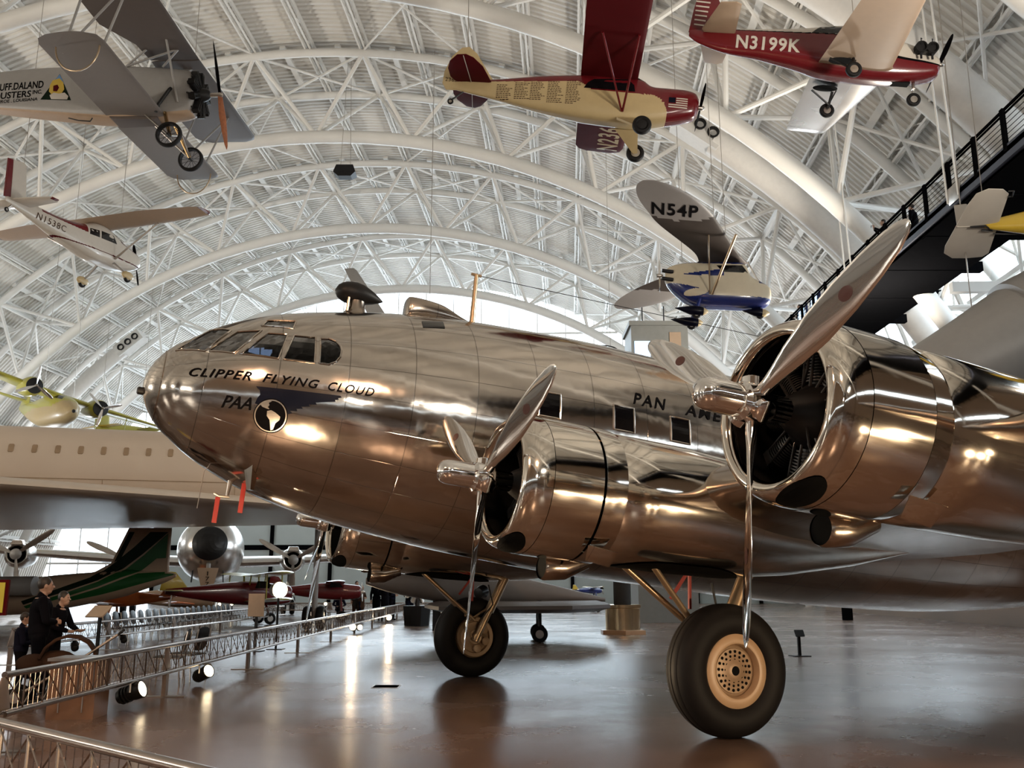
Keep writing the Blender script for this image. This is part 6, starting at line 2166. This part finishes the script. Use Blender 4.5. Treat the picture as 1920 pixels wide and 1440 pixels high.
for i in range(6):
    cy.lathe([(0, 0.08), (0, 0.12), (0.02, 0.12), (0.02, 0.08)], (0, 0, 0.3 + i * 0.045), (0, 0, 1), 12)
c9 = cy.mesh('cylinder', STEEL, 30)
Rm_ = V((0.3, -1, 0)).to_track_quat('X', 'Z').to_matrix().to_4x4()
for k in range(9):
    mesh_child('cylinder', c9, eb, Matrix.Translation((0, 0, 1.5)) @ Rm_ @ Matrix.Rotation(rad(40 * k), 4, 'X'))
cbx = thing('equipment_case', 'black equipment case with a pale loop handle behind the farther main wheel', 'case', (-2.55, 36.0, 0))
m = MB()
m.box((0, 0, 0.55), (0.8, 0.6, 1.1))
m.build('body', BLKP, cbx, smooth=0)
m = MB()
m.tube(crv([(0.1, -0.32, 0.98), (-0.06, -0.34, 0.85), (-0.08, -0.34, 0.65), (0.06, -0.34, 0.5), (0.16, -0.32, 0.48)], 12), 0.03, 8)
m.build('handle', WHITEP, cbx)
fp_ = thing('pole_lamp', 'black round-headed lamp on a pole behind the farther main wheel', 'lamp', (-0.7, 22.0, 0))
m = MB()
m.lathe([(-0.16, 0.03), (-0.14, 0.12), (0.02, 0.15), (0.08, 0.15), (0.09, 0.0)], (0, 0, 1.46), (0.5, 0.8, 0.2), 24, True)
m.build('lamp_head', BLKP, fp_)
m = MB()
m.tube([(0, 0, 0), (0, 0, 1.36)], 0.025, 8)
m.box((0, 0, 0.012), (0.4, 0.4, 0.024))
m.build('pole', BLKP, fp_)
fc = thing('floor_box_cover', 'small brown rectangular floor box cover set in the polished floor', 'floor cover', (-2.03, 15.75, 0))
m = MB()
m.box((0, 0, 0.003), (0.40, 0.42, 0.006))
m.build('lid', BROWNW, fc, smooth=0)
m = MB()
m.box((0, 0, 0.004), (0.44, 0.46, 0.004))
m.build('rim', STEEL, fc, smooth=0)

# ------------------------------------------------------------ people
def remesh(o, vox):
    md = o.modifiers.new('skin', 'REMESH')
    md.mode = 'VOXEL'
    md.voxel_size = vox
    md.use_smooth_shade = True

def person(label, loc, rz, h=1.75, arms='down', top=CLOTH_D, bottom=CLOTH_N, hair=HAIR, longhair=False, coat=False, seated=False, skirt=False, lean=0.0, hood=False):
    r = thing('person', label, 'person', loc, rz)
    k = h / 1.75
    dz = -0.44 if seated else 0.0
    def P(x, y, z):
        y += lean * max(z - 0.95, 0)
        return V((x * k, y * k, (z + dz) * k))
    body = MB()
    arm = {}
    for s in (-1, 1):
        if arms == 'down':
            e, w, hd = (s * 0.25, -0.02, 1.13), (s * 0.26, 0.08, 0.90), (0, 0.02, -1)
        elif arms == 'phone':
            e, w, hd = (s * 0.24, 0.12, 1.20), (s * 0.07, 0.36, 1.42), (-s * 0.15, 0.2, 1)
        elif arms == 'lean':
            e, w, hd = (s * 0.30, 0.12, 1.16), (s * 0.16, 0.34, 1.08), (-s * 0.3, 1, -0.1)
        else:
            e, w, hd = (s * 0.27, 0.06, 1.14), (s * 0.06, 0.20, 1.12), (-s * 1, 0.25, 0)
        arm[s] = (P(s * 0.19, 0, 1.42), P(*e), P(*w), V(hd).normalized())
    if seated:
        leg = {s: (P(s * 0.1, 0, 0.92), P(s * 0.12, 0.44, 0.94), P(s * 0.12, 0.46, 0.51 + 0.02)) for s in (-1, 1)}
    else:
        leg = {s: (P(s * 0.1, 0, 0.92), P(s * 0.11, 0.03, 0.50), P(s * 0.12, -0.02, 0.09)) for s in (-1, 1)}
    # the body: one continuous surface
    body.ell(P(0, 0, 0.97), (0.165 * k, 0.12 * k, 0.14 * k))
    body.caps(P(0, 0, 1.0), P(0, 0, 1.36), 0.13 * k, 0.14 * k, 14)
    body.ell(P(0, 0, 1.34), (0.19 * k, 0.115 * k, 0.13 * k))
    body.caps(P(0, -0.01, 1.42), P(0, 0.015, 1.55), 0.062 * k, 0.056 * k)
    hc = P(0, 0.03, 1.635)
    body.ell(hc, (0.076 * k, 0.095 * k, 0.115 * k), 20, 14)
    body.ell(hc + V((0, 0.03 * k, -0.075 * k)), (0.052 * k, 0.06 * k, 0.05 * k))
    body.caps(hc + V((0, 0.088 * k, 0.012 * k)), hc + V((0, 0.112 * k, -0.022 * k)), 0.010 * k, 0.015 * k)
    body.ell(hc + V((0, 0.088 * k, -0.055 * k)), (0.024 * k, 0.012 * k, 0.010 * k))
    for s in (-1, 1):
        body.ell(hc + V((s * 0.078 * k, -0.005 * k, -0.005 * k)), (0.012 * k, 0.022 * k, 0.033 * k))
        sh, el, wr, hd = arm[s]
        body.caps(P(s * 0.1, 0, 1.40), sh, 0.075 * k, 0.062 * k)
        body.caps(sh, el, 0.052 * k, 0.041 * k)
        body.caps(el, wr, 0.040 * k, 0.027 * k)
        side = hd.cross(V((0, 1, 0)) if abs(hd.y) < 0.8 else V((0, 0, 1))).normalized()
        nrm = side.cross(hd)
        pm = wr + hd * 0.05 * k
        body.caps(wr, wr + hd * 0.085 * k + side * 0.012 * k, 0.026 * k, 0.03 * k)
        body.caps(wr + hd * 0.03 * k, wr + hd * 0.085 * k - side * 0.016 * k, 0.024 * k, 0.026 * k)
        for f, (off, ln) in enumerate(((-0.030, 0.070), (-0.010, 0.082), (0.011, 0.076), (0.031, 0.060))):
            a = wr + hd * 0.085 * k + side * off * k
            b = a + hd * ln * 0.55 * k + nrm * 0.010 * k
            c = b + hd * ln * 0.45 * k + nrm * 0.026 * k
            body.caps(a, b, 0.0095 * k, 0.009 * k, 8)
            body.caps(b, c, 0.009 * k, 0.0075 * k, 8)
        a = wr + hd * 0.025 * k - side * 0.03 * k
        b = a + hd * 0.035 * k - side * 0.025 * k + nrm * 0.012 * k
        body.caps(a, b, 0.012 * k, 0.010 * k, 8)
        body.caps(b, b + hd * 0.03 * k + nrm * 0.008 * k, 0.010 * k, 0.008 * k, 8)
        hp, kn, an = leg[s]
        body.caps(hp, kn, 0.085 * k, 0.055 * k, 12)
        body.caps(kn, an, 0.055 * k, 0.038 * k, 12)
        body.caps(an + V((0, -0.03 * k, -0.04 * k)), an + V((0, 0.13 * k, -0.055 * k)), 0.035 * k, 0.028 * k)
    remesh(body.build('body', SKIN, r), 0.0105 * k)
    cl = MB()
    cl.caps(P(0, 0, 1.02), P(0, 0, 1.34), 0.148 * k, 0.155 * k, 16)
    cl.ell(P(0, 0, 1.35), (0.215 * k, 0.135 * k, 0.13 * k))
    cl.ell(P(0, 0, 1.0), (0.185 * k, 0.145 * k, 0.15 * k))
    if coat:
        cl.caps(P(0, 0, 1.0), P(0, 0.0, 0.68), 0.16 * k, 0.185 * k, 16)
    cl.caps(P(0, -0.015, 1.44), P(0, -0.005, 1.50), 0.075 * k, 0.068 * k)
    for s in (-1, 1):
        sh, el, wr, hd = arm[s]
        cl.caps(P(s * 0.12, 0, 1.40), sh, 0.09 * k, 0.076 * k)
        cl.caps(sh, el, 0.068 * k, 0.058 * k)
        cl.caps(el, el + (wr - el) * 0.92, 0.056 * k, 0.043 * k)
    remesh(cl.build('jacket', top, r), 0.016 * k)
    tr = MB()
    tr.ell(P(0, 0, 0.95), (0.178 * k, 0.135 * k, 0.13 * k))
    for s in (-1, 1):
        hp, kn, an = leg[s]
        tr.caps(hp, kn, 0.098 * k, 0.070 * k, 12)
        tr.caps(kn, an + V((0, 0, 0.0)), 0.070 * k, 0.056 * k, 12)
    remesh(tr.build('trousers', bottom, r), 0.016 * k)
    for s in (-1, 1):
        an = leg[s][2]
        sh_ = MB()
        sh_.caps(an + V((0, -0.035 * k, -0.045 * k)), an + V((0, 0.14 * k, -0.055 * k)), 0.045 * k, 0.036 * k, 12)
        sh_.box(an + V((0, 0.05 * k, -0.082 * k)), (0.085 * k, 0.25 * k, 0.018 * k))
        sh_.build('shoe', BLKP, r)
        ey = MB()
        ey.ell(hc + V((s * 0.031 * k, 0.086 * k, 0.012 * k)), (0.010 * k, 0.008 * k, 0.007 * k))
        ey.build('eye', INK, r)
    hr = MB()
    hr.ell(hc + V((0, -0.018 * k, 0.028 * k)), (0.086 * k, 0.098 * k, 0.108 * k), 20, 12)
    if longhair or hood:
        hr.caps(hc + V((0, -0.05 * k, 0.0)), hc + V((0, -0.075 * k, -0.2 * k)), 0.085 * k, 0.09 * k, 14)
    remesh(hr.build('hair' if not hood else 'hood', hair, r), 0.012 * k)
    return r
person('standing person in dark clothes next to the yellow sign', (-6.62, 13.5, 0), rad(-60), 1.70, 'fold', CLOTH_D, CLOTH_D)
person('person in a black jacket leaning forward over the stroller', (-6.95, 14.6, 0), rad(-95), 1.50, 'lean', CLOTH_D, CLOTH_D, lean=0.18)
person('small child in dark clothes between the sign and the stroller', (-7.15, 14.1, 0), rad(-70), 1.20, 'fold', CLOTH_N, CLOTH_D)
for (x, y, rz, h, a, t, b, kw, lb) in (
        (-7.55, 46.4, -150, 1.86, 'down', CLOTH_G, CLOTH_B, dict(coat=True), 'person in a grey jacket at the near end of the distant standing group'),
        (-7.25, 46.1, -120, 1.66, 'fold', CLOTH_B, CLOTH_N, dict(longhair=True, coat=True), 'long-haired person in a brown coat beside the grey jacket'),
        (-6.62, 46.8, -165, 1.88, 'down', CLOTH_D, CLOTH_D, dict(coat=True), 'person in a long dark coat standing in the distant group'),
        (-6.12, 46.2, 20, 1.90, 'fold', CLOTH_D, CLOTH_D, dict(hood=True, hair=CLOTH_D, coat=True), 'hooded person in black seen from behind in the distant group'),
        (-5.88, 47.0, -120, 1.84, 'fold', CLOTH_N, CLOTH_D, dict(hair=mat('grey_hair', (0.25, 0.23, 0.21), 0.6)), 'grey-haired person with folded arms in the distant group')):
    person(lb, (x, y, 0), rad(rz), h, a, t, b, **kw)
person('person in dark clothes behind the glinting radial engine', (-4.55, 42.5, 0), rad(-140), 1.85, 'fold', CLOTH_D, CLOTH_N)
person('distant seated person left of the standing group', (-8.7, 48.2, 0), rad(-160), 1.75, 'lean', CLOTH_N, CLOTH_D, seated=True)
bn = thing('bench', 'grey bench under the distant seated person', 'bench', (-8.7, 48.2, 0))
m = MB()
m.box((0, 0, 0.37), (1.2, 0.4, 0.06))
m.build('seat', STEEL, bn, smooth=0)
for x in (-0.5, 0.5):
    m = MB()
    m.box((x, 0, 0.17), (0.06, 0.36, 0.34))
    m.build('leg', STEEL, bn, smooth=0)
ZD = WZ + 0.5
person('person at the walkway railing holding up a phone', (XI + 0.45, 33.4, ZD), rad(75), 1.75, 'phone', CLOTH_D, CLOTH_D)
person('round-shouldered visitor with dark hair walking on the walkway behind the phone holder', (XI + 0.9, 31.9, ZD), rad(40), 1.72, 'down', CLOTH_D, CLOTH_D, coat=True)
person('person in dark clothes on the walkway near the lit screens', (XI + 0.5, 44.2, ZD), rad(100), 1.7, 'fold', CLOTH_D, CLOTH_N)
person('second person on the walkway just beyond the lit screens', (XI + 0.6, 45.6, ZD), rad(70), 1.6, 'fold', CLOTH_G, CLOTH_D)
ph = thing('phone', 'small phone held up by the person at the walkway railing', 'phone', (XI + 0.45 - 0.44, 33.4 + 0.13, ZD + 1.52), rad(75))
m = MB()
m.box((0, 0, 0), (0.14, 0.012, 0.075))
m.build('case', BLKP, ph, smooth=0)
